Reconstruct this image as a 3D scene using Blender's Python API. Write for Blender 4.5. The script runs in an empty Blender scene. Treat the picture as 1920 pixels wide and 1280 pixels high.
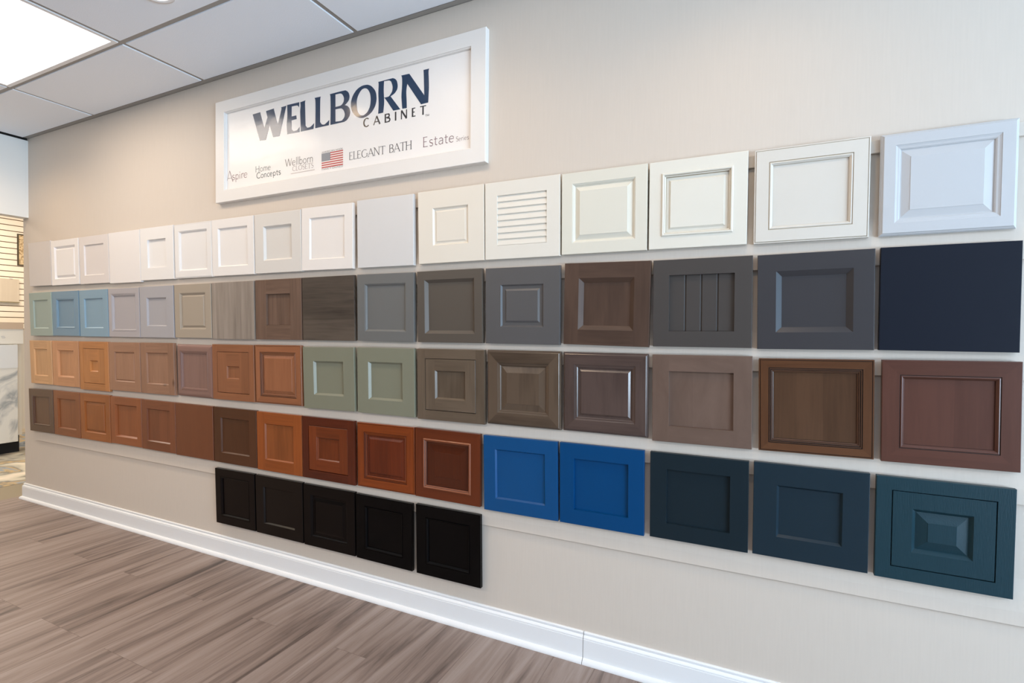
import bpy, bmesh, math, random
from mathutils import Matrix, Vector
random.seed(7)
SC = bpy.context.scene
COL = SC.collection

# ------------------------------------------------------------------ camera
cam_d = bpy.data.cameras.new('camera')
cam_d.sensor_width = 36.0
cam_d.lens = 965.434 / 1920 * 36.0
cam_d.clip_start = 0.02
cam = bpy.data.objects.new('camera', cam_d)
RT = (0.9028025, 0.4299934, 0.0073009)
UP = (-0.0136361, 0.0116537, 0.9998391)
FW = (-0.4298392, 0.9027568, -0.0163845)
cam.matrix_world = Matrix(((RT[0], UP[0], -FW[0], 0.0),
                           (RT[1], UP[1], -FW[1], -2.10711),
                           (RT[2], UP[2], -FW[2], 1.39862),
                           (0, 0, 0, 1)))
COL.objects.link(cam)
SC.camera = cam

# ------------------------------------------------------------------ exposure, world
SC.view_settings.view_transform = 'Standard'
SC.view_settings.look = 'None'
SC.view_settings.gamma = 1.0
SC.view_settings.use_curve_mapping = False
SC.view_settings.exposure = 0.41
wd = bpy.data.worlds.new('daylight')
SC.world = wd
wd.use_nodes = True
wd.node_tree.nodes['Background'].inputs[0].default_value = (0.75, 0.87, 1.0, 1)
wd.node_tree.nodes['Background'].inputs[1].default_value = 0.5


def area(name, loc, rot, sx, sy, power, col):
    d = bpy.data.lights.new(name, 'AREA')
    d.shape = 'RECTANGLE'
    d.size = sx
    d.size_y = sy
    d.energy = power
    d.color = col
    o = bpy.data.objects.new(name, d)
    o.location = loc
    o.rotation_euler = rot
    COL.objects.link(o)
    return o


def spot(name, loc, power, col, ang=2.2, blend=0.9, rad=0.05, rot=(0, 0, 0)):
    d = bpy.data.lights.new(name, 'SPOT')
    d.energy = power
    d.color = col
    d.spot_size = ang
    d.spot_blend = blend
    d.shadow_soft_size = rad
    o = bpy.data.objects.new(name, d)
    o.location = loc
    o.rotation_euler = rot
    COL.objects.link(o)
    return o


H = 2.948
COOL = (0.36, 0.67, 1.0)
WARM = (1.0, 0.72, 0.44)
NEUT = (1.0, 0.83, 0.66)
# daylight through the shop window on the right
area('daylight_right', (5.15, -1.6, 1.65), (0, math.radians(90), 0), 2.0, 2.8, 96, COOL)
# added upward fill that brightens the ceiling, standing in for ground bounce
area('ceiling_fill', (5.2, -4.4, 0.55), (0, math.radians(150), 0), 1.4, 3.8, 500, (0.66, 0.83, 1.0))
# the room's own lamps
for x, p in ((-3.72, 10), (-1.28, 4)):
    area('troffer_lamp', (x, -0.815, H - 0.03), (0, 0, 0), 1.15, 0.54, p, NEUT)
for x, y, p in ((-3.72, -3.25, 38), (-1.28, -3.25, 11), (1.16, -3.25, 5), (-1.28, -5.7, 12), (-3.72, -5.7, 26)):
    area('troffer_lamp', (x, y, H - 0.03), (0, 0, 0), 1.15, 0.54, p, NEUT)
for x, p in ((-4.94, 22), (-2.5, 20), (-1.28, 12), (-0.06, 17)):
    spot('downlight_lamp', (x, -0.68, H - 0.02), p, WARM, 2.6)
# the room beyond the opening
area('side_room_lamp', (-7.4, 0.1, 3.25), (0, 0, 0), 1.2, 2.4, 75, (1.0, 0.90, 0.76))

LETTERS = [[[(-2.6977,2.6729),(-2.6323,2.6747),(-2.6315,2.664),(-2.6001,2.5758),(-2.5734,2.6341),(-2.5848,2.6708),(-2.5837,2.6727),(-2.5185,2.6761),(-2.5196,2.6666),(-2.4888,2.5774),(-2.4604,2.6586),(-2.4641,2.6722),(-2.4203,2.6733),(-2.4239,2.665),(-2.4751,2.512),(-2.5272,2.5136),(-2.5553,2.589),(-2.5876,2.5072),(-2.6375,2.5109)]],[[(-2.4141,2.6761),(-2.3203,2.6747),(-2.322,2.6466),(-2.3291,2.6555),(-2.3397,2.66),(-2.3788,2.6615),(-2.3795,2.6058),(-2.3432,2.6059),(-2.3403,2.5851),(-2.3806,2.5843),(-2.3795,2.5342),(-2.3645,2.5215),(-2.336,2.5233),(-2.3184,2.5382),(-2.3177,2.5102),(-2.3502,2.5103),(-2.413,2.5126),(-2.4177,2.5661),(-2.413,2.6116)]],[[(-2.3122,2.6727),(-2.2731,2.676),(-2.2765,2.6661),(-2.2755,2.6332),(-2.2722,2.5369),(-2.2591,2.5234),(-2.2349,2.5245),(-2.2076,2.54),(-2.2127,2.5096),(-2.3096,2.5102),(-2.3089,2.5379),(-2.3128,2.6196),(-2.3097,2.652)]],[[(-2.2044,2.6764),(-2.1588,2.6753),(-2.1622,2.6648),(-2.1638,2.6181),(-2.1637,2.5388),(-2.1519,2.5244),(-2.1302,2.5208),(-2.0972,2.5386),(-2.1004,2.511),(-2.1991,2.5111),(-2.1981,2.5695),(-2.1975,2.6242),(-2.1993,2.6643)]],[[(-2.0928,2.6756),(-1.9951,2.6755),(-1.9792,2.6724),(-1.9681,2.6655),(-1.9601,2.6551),(-1.9554,2.641),(-1.9563,2.6292),(-1.9601,2.6191),(-1.9727,2.607),(-1.9885,2.5979),(-1.9774,2.5942),(-1.9663,2.5878),(-1.9552,2.575),(-1.9504,2.5562),(-1.952,2.5445),(-1.9567,2.5333),(-1.9724,2.518),(-1.9851,2.5134),(-2.001,2.5108),(-2.0891,2.5109),(-2.0876,2.5829),(-2.0888,2.6565)],[(-2.0536,2.6664),(-2.0206,2.6655),(-2.0094,2.6609),(-2.0014,2.6529),(-1.9943,2.6387),(-1.994,2.6266),(-1.9981,2.6141),(-2.0109,2.6032),(-2.0269,2.6),(-2.0534,2.6)],[(-2.0534,2.5878),(-2.0172,2.5862),(-2.006,2.5817),(-1.9964,2.5728),(-1.9884,2.5557),(-1.9884,2.5436),(-1.9931,2.5324),(-2.0074,2.5203),(-2.0235,2.5199),(-2.0532,2.522)]],[[(-1.8397,2.6754),(-1.8215,2.6695),(-1.8064,2.6602),(-1.7884,2.6408),(-1.7794,2.6239),(-1.7758,2.6045),(-1.7757,2.5836),(-1.7836,2.5571),(-1.803,2.5325),(-1.8285,2.517),(-1.8574,2.5102),(-1.885,2.5138),(-1.9128,2.5281),(-1.9347,2.5522),(-1.9442,2.5767),(-1.9455,2.596),(-1.9427,2.6147),(-1.9303,2.6398),(-1.9086,2.6611),(-1.8885,2.671),(-1.8671,2.6762)],[(-1.8518,2.6597),(-1.8411,2.6562),(-1.832,2.6493),(-1.8199,2.6317),(-1.8138,2.6094),(-1.8137,2.5813),(-1.8196,2.5566),(-1.8361,2.5337),(-1.8574,2.5228),(-1.8681,2.5227),(-1.8789,2.5265),(-1.8943,2.5392),(-1.903,2.5585),(-1.9062,2.5865),(-1.9044,2.6123),(-1.8931,2.6363),(-1.8762,2.6543),(-1.864,2.6595)]],[[(-1.7647,2.6745),(-1.6782,2.675),(-1.6688,2.6736),(-1.6594,2.6695),(-1.6516,2.6629),(-1.6454,2.6529),(-1.6415,2.6348),(-1.6421,2.6225),(-1.6467,2.611),(-1.6591,2.5985),(-1.6716,2.5921),(-1.6857,2.5873),(-1.6246,2.5113),(-1.6681,2.5123),(-1.7189,2.581),(-1.7268,2.5843),(-1.7264,2.556),(-1.732,2.5136),(-1.7641,2.5134),(-1.7611,2.5623),(-1.7632,2.6185),(-1.7615,2.6637)],[(-1.7272,2.6707),(-1.6971,2.6689),(-1.6876,2.6645),(-1.6806,2.6571),(-1.6733,2.6361),(-1.6733,2.6211),(-1.6773,2.6069),(-1.6936,2.59),(-1.7062,2.5874),(-1.7269,2.5875),(-1.7292,2.6271)]],[[(-1.6192,2.6773),(-1.5698,2.6757),(-1.4804,2.5532),(-1.4821,2.608),(-1.4832,2.6468),(-1.4854,2.6763),(-1.4524,2.676),(-1.4561,2.6629),(-1.4545,2.6265),(-1.4536,2.583),(-1.4573,2.5139),(-1.4993,2.5132),(-1.5823,2.6292),(-1.5882,2.5922),(-1.5855,2.5425),(-1.5848,2.5103),(-1.6123,2.5116),(-1.6175,2.5731),(-1.6138,2.6293),(-1.6145,2.664)]]]
DOORS={
(1,1):(-5.1174,2.0895,0.3391,0.3447,0.0401,0.0276,-0.0086),
(1,2):(-4.7476,2.0817,0.3921,0.3413,0.0389,0.029,-0.0024),
(1,3):(-4.3482,2.0809,0.3802,0.3445,0.0394,0.0285,-0.0024),
(1,4):(-3.9665,2.0819,0.3685,0.3533,0.0401,0.0278,-0.0058),
(1,5):(-3.5992,2.0829,0.3606,0.3475,0.0379,0.0299,-0.0048),
(1,6):(-3.2228,2.0778,0.3696,0.3435,0.0379,0.03,-0.0053),
(1,7):(-2.8462,2.0749,0.3721,0.341,0.0395,0.0283,-0.0057),
(1,8):(-2.4665,2.0729,0.3709,0.3397,0.0393,0.0285,-0.0046),
(1,9):(-2.0923,2.074,0.368,0.3414,0.0371,0.0307,-0.013),
(1,10):(-1.7009,2.0754,0.3566,0.3461,0.0401,0.0277,-0.0079),
(1,11):(-1.3143,2.0765,0.3644,0.3454,0.0405,0.0273,-0.0003),
(1,12):(-0.9451,2.0753,0.3625,0.3447,0.0401,0.0277,-0.0047),
(1,13):(-0.5774,2.0717,0.3585,0.3393,0.0401,0.0276,-0.0051),
(1,14):(-0.2145,2.0699,0.3543,0.3386,0.038,0.0297,-0.0055),
(1,15):(0.1587,2.0645,0.3515,0.3357,0.038,0.0297,-0.0024),
(1,16):(0.5358,2.0625,0.3485,0.3334,0.0375,0.0301,-0.0003),
(2,1):(-5.1113,1.6911,0.3415,0.3406,0.04,0.0277,0.0047),
(2,2):(-4.7438,1.6914,0.3747,0.3386,0.0377,0.0301,-0.0021),
(2,3):(-4.3576,1.6905,0.3687,0.3398,0.0385,0.0292,0.002),
(2,4):(-3.9782,1.6903,0.3696,0.3388,0.0385,0.0293,-0.0048),
(2,5):(-3.6032,1.6926,0.3673,0.3412,0.0381,0.0297,-0.0026),
(2,6):(-3.2267,1.6928,0.3624,0.3394,0.0381,0.0297,0.0001),
(2,7):(-2.8487,1.6937,0.3753,0.3447,0.0374,0.0304,0.0001),
(2,8):(-2.4632,1.695,0.3695,0.3441,0.0372,0.0306,0.0004),
(2,9):(-2.0847,1.695,0.3719,0.3437,0.0383,0.0295,0.0003),
(2,10):(-1.6984,1.6939,0.3599,0.3426,0.0387,0.0291,-0.009),
(2,11):(-1.319,1.6936,0.3617,0.3425,0.0399,0.0279,0.001),
(2,12):(-0.9406,1.6901,0.3601,0.3403,0.0395,0.0282,-0.0058),
(2,13):(-0.5606,1.6916,0.3593,0.3418,0.0381,0.0296,-0.0195),
(2,14):(-0.195,1.6873,0.3554,0.3371,0.0375,0.0302,-0.0001),
(2,15):(0.1742,1.6873,0.3549,0.3384,0.0379,0.0299,0.0085),
(2,16):(0.5441,1.6903,0.3557,0.3398,0.0353,0.0324,-0.0013),
(3,1):(-5.1122,1.3121,0.3337,0.3422,0.04,0.0276,0.0033),
(3,2):(-4.7462,1.3132,0.3729,0.3442,0.0374,0.0304,0.0008),
(3,3):(-4.3576,1.3139,0.3818,0.3555,0.039,0.0289,0.0036),
(3,4):(-3.9742,1.3135,0.3728,0.3389,0.0379,0.0299,0.0035),
(3,5):(-3.5981,1.3162,0.3659,0.3411,0.0391,0.0287,0.0056),
(3,6):(-3.2131,1.3109,0.3562,0.3342,0.0384,0.0293,-0.0044),
(3,7):(-2.8479,1.3165,0.3718,0.3369,0.0374,0.0304,0.0028),
(3,8):(-2.466,1.3198,0.3698,0.3377,0.0378,0.03,0.0058),
(3,9):(-2.0823,1.3158,0.3664,0.3372,0.0385,0.0293,0.0109),
(3,10):(-1.6966,1.3194,0.3635,0.3399,0.0386,0.0291,-0),
(3,11):(-1.3123,1.3198,0.3753,0.3434,0.0377,0.0302,0.0021),
(3,12):(-0.9343,1.3208,0.3588,0.3386,0.0377,0.03,-0.0007),
(3,13):(-0.5663,1.3196,0.3581,0.336,0.039,0.0287,-0.0011),
(3,14):(-0.193,1.3189,0.3586,0.3414,0.038,0.0298,0.0046),
(3,15):(0.1805,1.3156,0.3499,0.335,0.0393,0.0284,0.0122),
(3,16):(0.5512,1.3208,0.3526,0.3384,0.0397,0.028,0.0107),
(4,1):(-5.1194,0.926,0.3711,0.3398,0.0372,0.0306,0.0143),
(4,2):(-4.7356,0.9293,0.3739,0.3412,0.0376,0.0302,0.0022),
(4,3):(-4.348,0.9318,0.3874,0.3393,0.0372,0.0307,0.006),
(4,4):(-3.9612,0.9306,0.3685,0.3327,0.0366,0.0311,0.0046),
(4,5):(-3.5894,0.9307,0.3675,0.3346,0.0372,0.0305,0.0011),
(4,6):(-3.2161,0.9315,0.3709,0.3381,0.038,0.0298,0.0003),
(4,7):(-2.8307,0.9324,0.3781,0.3392,0.0369,0.031,0.0021),
(4,8):(-2.4561,0.931,0.3607,0.3407,0.0375,0.0303,0.002),
(4,9):(-2.0832,0.932,0.376,0.341,0.0382,0.0296,0.0011),
(4,10):(-1.6977,0.9294,0.3629,0.3342,0.0362,0.0315,0.004),
(4,11):(-1.3268,0.9324,0.3634,0.3389,0.037,0.0308,-0.0052),
(4,12):(-0.9473,0.9319,0.3621,0.3439,0.0371,0.0307,0.0086),
(4,13):(-0.578,0.934,0.3576,0.3441,0.0374,0.0304,0.002),
(4,14):(-0.1983,0.9342,0.356,0.34,0.0379,0.0298,0.0003),
(4,15):(0.1719,0.9363,0.3544,0.3403,0.0386,0.0291,-0.0031),
(4,16):(0.5432,0.9338,0.355,0.3415,0.0393,0.0285,-0.001),
(5,7):(-2.8325,0.5563,0.3518,0.3389,0.038,0.0297,0.0079),
(5,8):(-2.4571,0.5582,0.3767,0.3399,0.038,0.0299,0.0018),
(5,9):(-2.0773,0.5569,0.3674,0.3395,0.0373,0.0305,0.0036),
(5,10):(-1.7039,0.5532,0.3563,0.3381,0.0377,0.0301,-0.0054),
(5,11):(-1.322,0.557,0.3614,0.3428,0.0378,0.03,0.0023),
}
# ------------------------------------------------------------------ helpers
def lin(c):
    r = []
    for v in c:
        v /= 255.0
        r.append(v / 12.92 if v <= 0.04045 else ((v + 0.055) / 1.055) ** 2.4)
    return tuple(r)


def newmat(name):
    m = bpy.data.materials.new(name)
    m.use_nodes = True
    nt = m.node_tree
    return m, nt, nt.nodes['Principled BSDF']


def N(nt, typ, **kw):
    n = nt.nodes.new(typ)
    for k, v in kw.items():
        setattr(n, k, v)
    return n


def paint(name, rgb, rough=0.40, spec=0.45, bump=0.0, bscale=(1, 1, 1), gain=1.0):
    m, nt, b = newmat(name)
    c = lin(rgb)
    b.inputs['Base Color'].default_value = (min(c[0] * gain, .92), min(c[1] * gain, .92), min(c[2] * gain, .92), 1)
    b.inputs['Roughness'].default_value = rough
    b.inputs['Specular IOR Level'].default_value = spec
    tc = N(nt, 'ShaderNodeTexCoord')
    mp = N(nt, 'ShaderNodeMapping')
    mp.inputs['Scale'].default_value = bscale
    nz = N(nt, 'ShaderNodeTexNoise')
    nz.inputs['Scale'].default_value = 90.0
    nz.inputs['Detail'].default_value = 2.0
    bp = N(nt, 'ShaderNodeBump')
    bp.inputs['Strength'].default_value = bump if bump else 0.03
    bp.inputs['Distance'].default_value = 0.002
    nt.links.new(tc.outputs['Object'], mp.inputs['Vector'])
    nt.links.new(mp.outputs[0], nz.inputs['Vector'])
    nt.links.new(nz.outputs['Fac'], bp.inputs['Height'])
    nt.links.new(bp.outputs[0], b.inputs['Normal'])
    return m


def wood(name, rgb, dark=0.62, light=1.18, rough=0.38, fine=70.0, along=4.0, blotch=0.25, coat=0.12, knots=0.0, gain=0.8, stave=0.24):
    """Stained wood: the UV map runs u across the grain and v along it, in metres."""
    m, nt, b = newmat(name)
    c = [v * gain for v in lin(rgb)]
    uv = N(nt, 'ShaderNodeUVMap')
    oi = N(nt, 'ShaderNodeObjectInfo')
    mul = N(nt, 'ShaderNodeMath', operation='MULTIPLY')
    mul.inputs[1].default_value = 37.0
    cmb = N(nt, 'ShaderNodeCombineXYZ')
    nt.links.new(oi.outputs['Random'], mul.inputs[0])
    nt.links.new(mul.outputs[0], cmb.inputs['X'])
    nt.links.new(mul.outputs[0], cmb.inputs['Z'])
    add = N(nt, 'ShaderNodeVectorMath', operation='ADD')
    nt.links.new(uv.outputs[0], add.inputs[0])
    nt.links.new(cmb.outputs[0], add.inputs[1])
    mp = N(nt, 'ShaderNodeMapping')
    mp.inputs['Scale'].default_value = (fine, along, 1)
    nt.links.new(add.outputs[0], mp.inputs['Vector'])
    n1 = N(nt, 'ShaderNodeTexNoise')
    n1.inputs['Scale'].default_value = 1.0
    n1.inputs['Detail'].default_value = 5.0
    n1.inputs['Roughness'].default_value = 0.6
    n1.inputs['Distortion'].default_value = 0.6
    nt.links.new(mp.outputs[0], n1.inputs['Vector'])
    mp2 = N(nt, 'ShaderNodeMapping')
    mp2.inputs['Scale'].default_value = (14, 3, 1)
    nt.links.new(add.outputs[0], mp2.inputs['Vector'])
    n2 = N(nt, 'ShaderNodeTexNoise')
    n2.inputs['Scale'].default_value = 1.0
    n2.inputs['Detail'].default_value = 3.0
    nt.links.new(mp2.outputs[0], n2.inputs['Vector'])
    mix = N(nt, 'ShaderNodeMath', operation='MULTIPLY_ADD')
    mix.inputs[1].default_value = blotch * 1.6
    nt.links.new(n2.outputs['Fac'], mix.inputs[0])
    m3 = N(nt, 'ShaderNodeMath', operation='MULTIPLY')
    m3.inputs[1].default_value = 1.0 - blotch * 1.0
    nt.links.new(n1.outputs['Fac'], m3.inputs[0])
    nt.links.new(m3.outputs[0], mix.inputs[2])
    # a small tone shift from one piece of wood to the next
    sh = N(nt, 'ShaderNodeMath', operation='MULTIPLY_ADD')
    sh.inputs[1].default_value = 0.10
    nt.links.new(oi.outputs['Random'], sh.inputs[0])
    nt.links.new(mix.outputs[0], sh.inputs[2])
    # glued-up staves about 8 cm wide
    sp = N(nt, 'ShaderNodeSeparateXYZ')
    nt.links.new(add.outputs[0], sp.inputs[0])
    dv = N(nt, 'ShaderNodeMath', operation='MULTIPLY')
    dv.inputs[1].default_value = 12.5
    nt.links.new(sp.outputs['X'], dv.inputs[0])
    flr = N(nt, 'ShaderNodeMath', operation='FLOOR')
    nt.links.new(dv.outputs[0], flr.inputs[0])
    wn = N(nt, 'ShaderNodeTexWhiteNoise', noise_dimensions='1D')
    nt.links.new(flr.outputs[0], wn.inputs['W'])
    sv = N(nt, 'ShaderNodeMath', operation='MULTIPLY_ADD')
    sv.inputs[1].default_value = stave
    nt.links.new(wn.outputs['Value'], sv.inputs[0])
    nt.links.new(sh.outputs[0], sv.inputs[2])
    sh = sv
    ramp = N(nt, 'ShaderNodeValToRGB')
    e = ramp.color_ramp.elements
    e[0].position = 0.34
    e[0].color = (c[0] * dark, c[1] * dark * 0.97, c[2] * dark * 0.94, 1)
    e[1].position = 0.94
    e[1].color = (min(c[0] * light, 1), min(c[1] * light, 1), min(c[2] * light, 1), 1)
    nt.links.new(sh.outputs[0], ramp.inputs[0])
    last = ramp.outputs[0]
    if knots:
        vo = N(nt, 'ShaderNodeTexVoronoi')
        mp3 = N(nt, 'ShaderNodeMapping')
        mp3.inputs['Scale'].default_value = (7, 4, 1)
        nt.links.new(add.outputs[0], mp3.inputs['Vector'])
        nt.links.new(mp3.outputs[0], vo.inputs['Vector'])
        vo.inputs['Scale'].default_value = 1.0
        kr = N(nt, 'ShaderNodeMapRange')
        kr.inputs['From Min'].default_value = 0.02
        kr.inputs['From Max'].default_value = 0.13
        kr.inputs['To Min'].default_value = knots
        kr.inputs['To Max'].default_value = 0.0
        nt.links.new(vo.outputs['Distance'], kr.inputs['Value'])
        mx = N(nt, 'ShaderNodeMix', data_type='RGBA')
        nt.links.new(kr.outputs[0], mx.inputs['Factor'])
        nt.links.new(last, mx.inputs['A'])
        mx.inputs['B'].default_value = (c[0] * .3, c[1] * .27, c[2] * .25, 1)
        last = mx.outputs['Result']
    nt.links.new(last, b.inputs['Base Color'])
    b.inputs['Roughness'].default_value = rough
    b.inputs['Specular IOR Level'].default_value = 0.28
    b.inputs['Coat Weight'].default_value = coat
    b.inputs['Coat Roughness'].default_value = 0.2
    bp = N(nt, 'ShaderNodeBump')
    bp.inputs['Strength'].default_value = 0.06
    bp.inputs['Distance'].default_value = 0.001
    nt.links.new(n1.outputs['Fac'], bp.inputs['Height'])
    nt.links.new(bp.outputs[0], b.inputs['Normal'])
    return m


class MB:
    """Collects quads with UVs and links them as one mesh object."""

    def __init__(self):
        self.v, self.f, self.uv, self.mi = [], [], [], []

    def poly(self, pts, uvs=None, mi=0):
        if uvs is None:
            uvs = [(p[0], p[2]) for p in pts]
        i = len(self.v)
        self.v += [tuple(p) for p in pts]
        self.f.append(tuple(range(i, i + len(pts))))
        self.uv.append(uvs)
        self.mi.append(mi)

    def box(self, x0, x1, y0, y1, z0, z1, grain='z', mi=0):
        c = [(x, y, z) for x in (x0, x1) for y in (y0, y1) for z in (z0, z1)]
        for q in ((0, 1, 3, 2), (4, 6, 7, 5), (0, 4, 5, 1), (2, 3, 7, 6), (0, 2, 6, 4), (1, 5, 7, 3)):
            pts = [c[k] for k in q]
            if grain == 'z':
                uvs = [(p[0] + p[1], p[2]) for p in pts]
            elif grain == 'x':
                uvs = [(p[2] + p[1], p[0]) for p in pts]
            else:
                uvs = [(p[0] + p[2], p[1]) for p in pts]
            self.poly(pts, uvs, mi)

    def build(self, name, mats, parent=None, merge=True):
        me = bpy.data.meshes.new(name)
        me.from_pydata(self.v, [], self.f)
        lay = me.uv_layers.new(name='UVMap')
        k = 0
        for uvs in self.uv:
            for u in uvs:
                lay.data[k].uv = u
                k += 1
        if not isinstance(mats, (list, tuple)):
            mats = [mats]
        for m in mats:
            me.materials.append(m)
        for p, i in zip(me.polygons, self.mi):
            p.material_index = i
        if merge:
            bm = bmesh.new()
            bm.from_mesh(me)
            bmesh.ops.remove_doubles(bm, verts=bm.verts, dist=1e-6)
            bmesh.ops.recalc_face_normals(bm, faces=bm.faces)
            bm.to_mesh(me)
            bm.free()
        o = bpy.data.objects.new(name, me)
        COL.objects.link(o)
        if parent:
            o.parent = parent
        return o


def tag(o, label, cat, group=None, kind=None):
    o['label'] = label
    o['category'] = cat
    o['kind'] = kind or 'thing'
    if group:
        o['group'] = group
    return o


def thing(name, label, cat, loc=(0, 0, 0), rot=(0, 0, 0), group=None):
    o = bpy.data.objects.new(name, None)
    o.empty_display_size = 0.05
    o.location = loc
    o.rotation_euler = rot
    COL.objects.link(o)
    return tag(o, label, cat, group)


def struct(o, label, cat):
    return tag(o, label, cat, kind='structure')


def boxobj(name, x0, x1, y0, y1, z0, z1, mat, parent=None, grain='z', bev=0.0):
    mb = MB()
    mb.box(x0, x1, y0, y1, z0, z1, grain)
    o = mb.build(name, mat, parent)
    if bev:
        md = o.modifiers.new('bevel', 'BEVEL')
        md.width = bev
        md.segments = 2
    return o


# ------------------------------------------------------------------ setting materials
def wall_mat():
    m, nt, b = newmat('wall_vinyl')
    tc = N(nt, 'ShaderNodeTexCoord')
    mp = N(nt, 'ShaderNodeMapping')
    mp.inputs['Scale'].default_value = (160, 160, 7)
    nz = N(nt, 'ShaderNodeTexNoise')
    nz.inputs['Scale'].default_value = 1.0
    nz.inputs['Detail'].default_value = 4.0
    nt.links.new(tc.outputs['Object'], mp.inputs['Vector'])
    nt.links.new(mp.outputs[0], nz.inputs['Vector'])
    c = lin(WALL_RGB)
    rp = N(nt, 'ShaderNodeValToRGB')
    rp.color_ramp.elements[0].position = 0.25
    rp.color_ramp.elements[0].color = (c[0] * .98, c[1] * .98, c[2] * .98, 1)
    rp.color_ramp.elements[1].position = 0.75
    rp.color_ramp.elements[1].color = (c[0] * 1.015, c[1] * 1.015, c[2] * 1.015, 1)
    nt.links.new(nz.outputs['Fac'], rp.inputs[0])
    nt.links.new(rp.outputs[0], b.inputs['Base Color'])
    b.inputs['Roughness'].default_value = 0.62
    b.inputs['Specular IOR Level'].default_value = 0.3
    bp = N(nt, 'ShaderNodeBump')
    bp.inputs['Strength'].default_value = 0.12
    bp.inputs['Distance'].default_value = 0.001
    nt.links.new(nz.outputs['Fac'], bp.inputs['Height'])
    nt.links.new(bp.outputs[0], b.inputs['Normal'])
    return m


def floor_mat():
    """Vinyl planks 0.18 m wide running away from the viewer (along y)."""
    m, nt, b = newmat('vinyl_planks')
    tc = N(nt, 'ShaderNodeTexCoord')
    mp = N(nt, 'ShaderNodeMapping')
    mp.inputs['Rotation'].default_value = (0, 0, math.radians(90))
    mp.inputs['Location'].default_value = (0.37, 0.055, 0)
    nt.links.new(tc.outputs['Object'], mp.inputs['Vector'])
    br = N(nt, 'ShaderNodeTexBrick')
    br.offset = 0.37
    br.offset_frequency = 3
    br.inputs['Color1'].default_value = (0, 0, 0, 1)
    br.inputs['Color2'].default_value = (1, 1, 1, 1)
    br.inputs['Mortar'].default_value = (0.5, 0.5, 0.5, 1)
    br.inputs['Scale'].default_value = 1.0
    br.inputs['Mortar Size'].default_value = 0.0006
    br.inputs['Brick Width'].default_value = 1.22
    br.inputs['Row Height'].default_value = 0.18
    nt.links.new(mp.outputs[0], br.inputs['Vector'])
    # each plank carries its own stretch of print
    off = N(nt, 'ShaderNodeVectorMath', operation='SCALE')
    off.inputs['Scale'].default_value = 23.0
    nt.links.new(br.outputs['Color'], off.inputs[0])
    add = N(nt, 'ShaderNodeVectorMath', operation='ADD')
    nt.links.new(tc.outputs['Object'], add.inputs[0])
    nt.links.new(off.outputs[0], add.inputs[1])
    mp1 = N(nt, 'ShaderNodeMapping')
    mp1.inputs['Scale'].default_value = (13, 0.8, 1)
    nt.links.new(add.outputs[0], mp1.inputs['Vector'])
    n1 = N(nt, 'ShaderNodeTexNoise')
    n1.inputs['Scale'].default_value = 1.0
    n1.inputs['Detail'].default_value = 6.0
    n1.inputs['Roughness'].default_value = 0.62
    n1.inputs['Distortion'].default_value = 0.9
    nt.links.new(mp1.outputs[0], n1.inputs['Vector'])
    mp2 = N(nt, 'ShaderNodeMapping')
    mp2.inputs['Scale'].default_value = (90, 2.5, 1)
    nt.links.new(add.outputs[0], mp2.inputs['Vector'])
    n2 = N(nt, 'ShaderNodeTexNoise')
    n2.inputs['Scale'].default_value = 1.0
    n2.inputs['Detail'].default_value = 3.0
    nt.links.new(mp2.outputs[0], n2.inputs['Vector'])
    s1 = N(nt, 'ShaderNodeMath', operation='MULTIPLY_ADD')
    s1.inputs[1].default_value = 0.20
    nt.links.new(n2.outputs['Fac'], s1.inputs[0])
    nt.links.new(n1.outputs['Fac'], s1.inputs[2])
    s2 = N(nt, 'ShaderNodeMath', operation='MULTIPLY_ADD')
    s2.inputs[1].default_value = 0.05
    nt.links.new(br.outputs['Color'], s2.inputs[0])
    nt.links.new(s1.outputs[0], s2.inputs[2])
    rp = N(nt, 'ShaderNodeValToRGB')
    e = rp.color_ramp.elements
    e[0].position = 0.40
    e[0].color = (*lin((76, 65, 60)), 1)
    e[1].position = 0.84
    e[1].color = (*lin((160, 145, 137)), 1)
    k = e.new(0.54)
    k.color = (*lin((121, 105, 97)), 1)
    k = e.new(0.64)
    k.color = (*lin((141, 124, 115)), 1)
    nt.links.new(s2.outputs[0], rp.inputs[0])
    mx = N(nt, 'ShaderNodeMix', data_type='RGBA')
    nt.links.new(br.outputs['Fac'], mx.inputs['Factor'])
    nt.links.new(rp.outputs[0], mx.inputs['A'])
    mx.inputs['B'].default_value = (*lin((95, 78, 70)), 1)
    nt.links.new(mx.outputs['Result'], b.inputs['Base Color'])
    b.inputs['Roughness'].default_value = 0.5
    b.inputs['Specular IOR Level'].default_value = 0.35
    bp = N(nt, 'ShaderNodeBump')
    bp.inputs['Strength'].default_value = 0.08
    bp.inputs['Distance'].default_value = 0.001
    nt.links.new(n2.outputs['Fac'], bp.inputs['Height'])
    nt.links.new(bp.outputs[0], b.inputs['Normal'])
    return m


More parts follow.
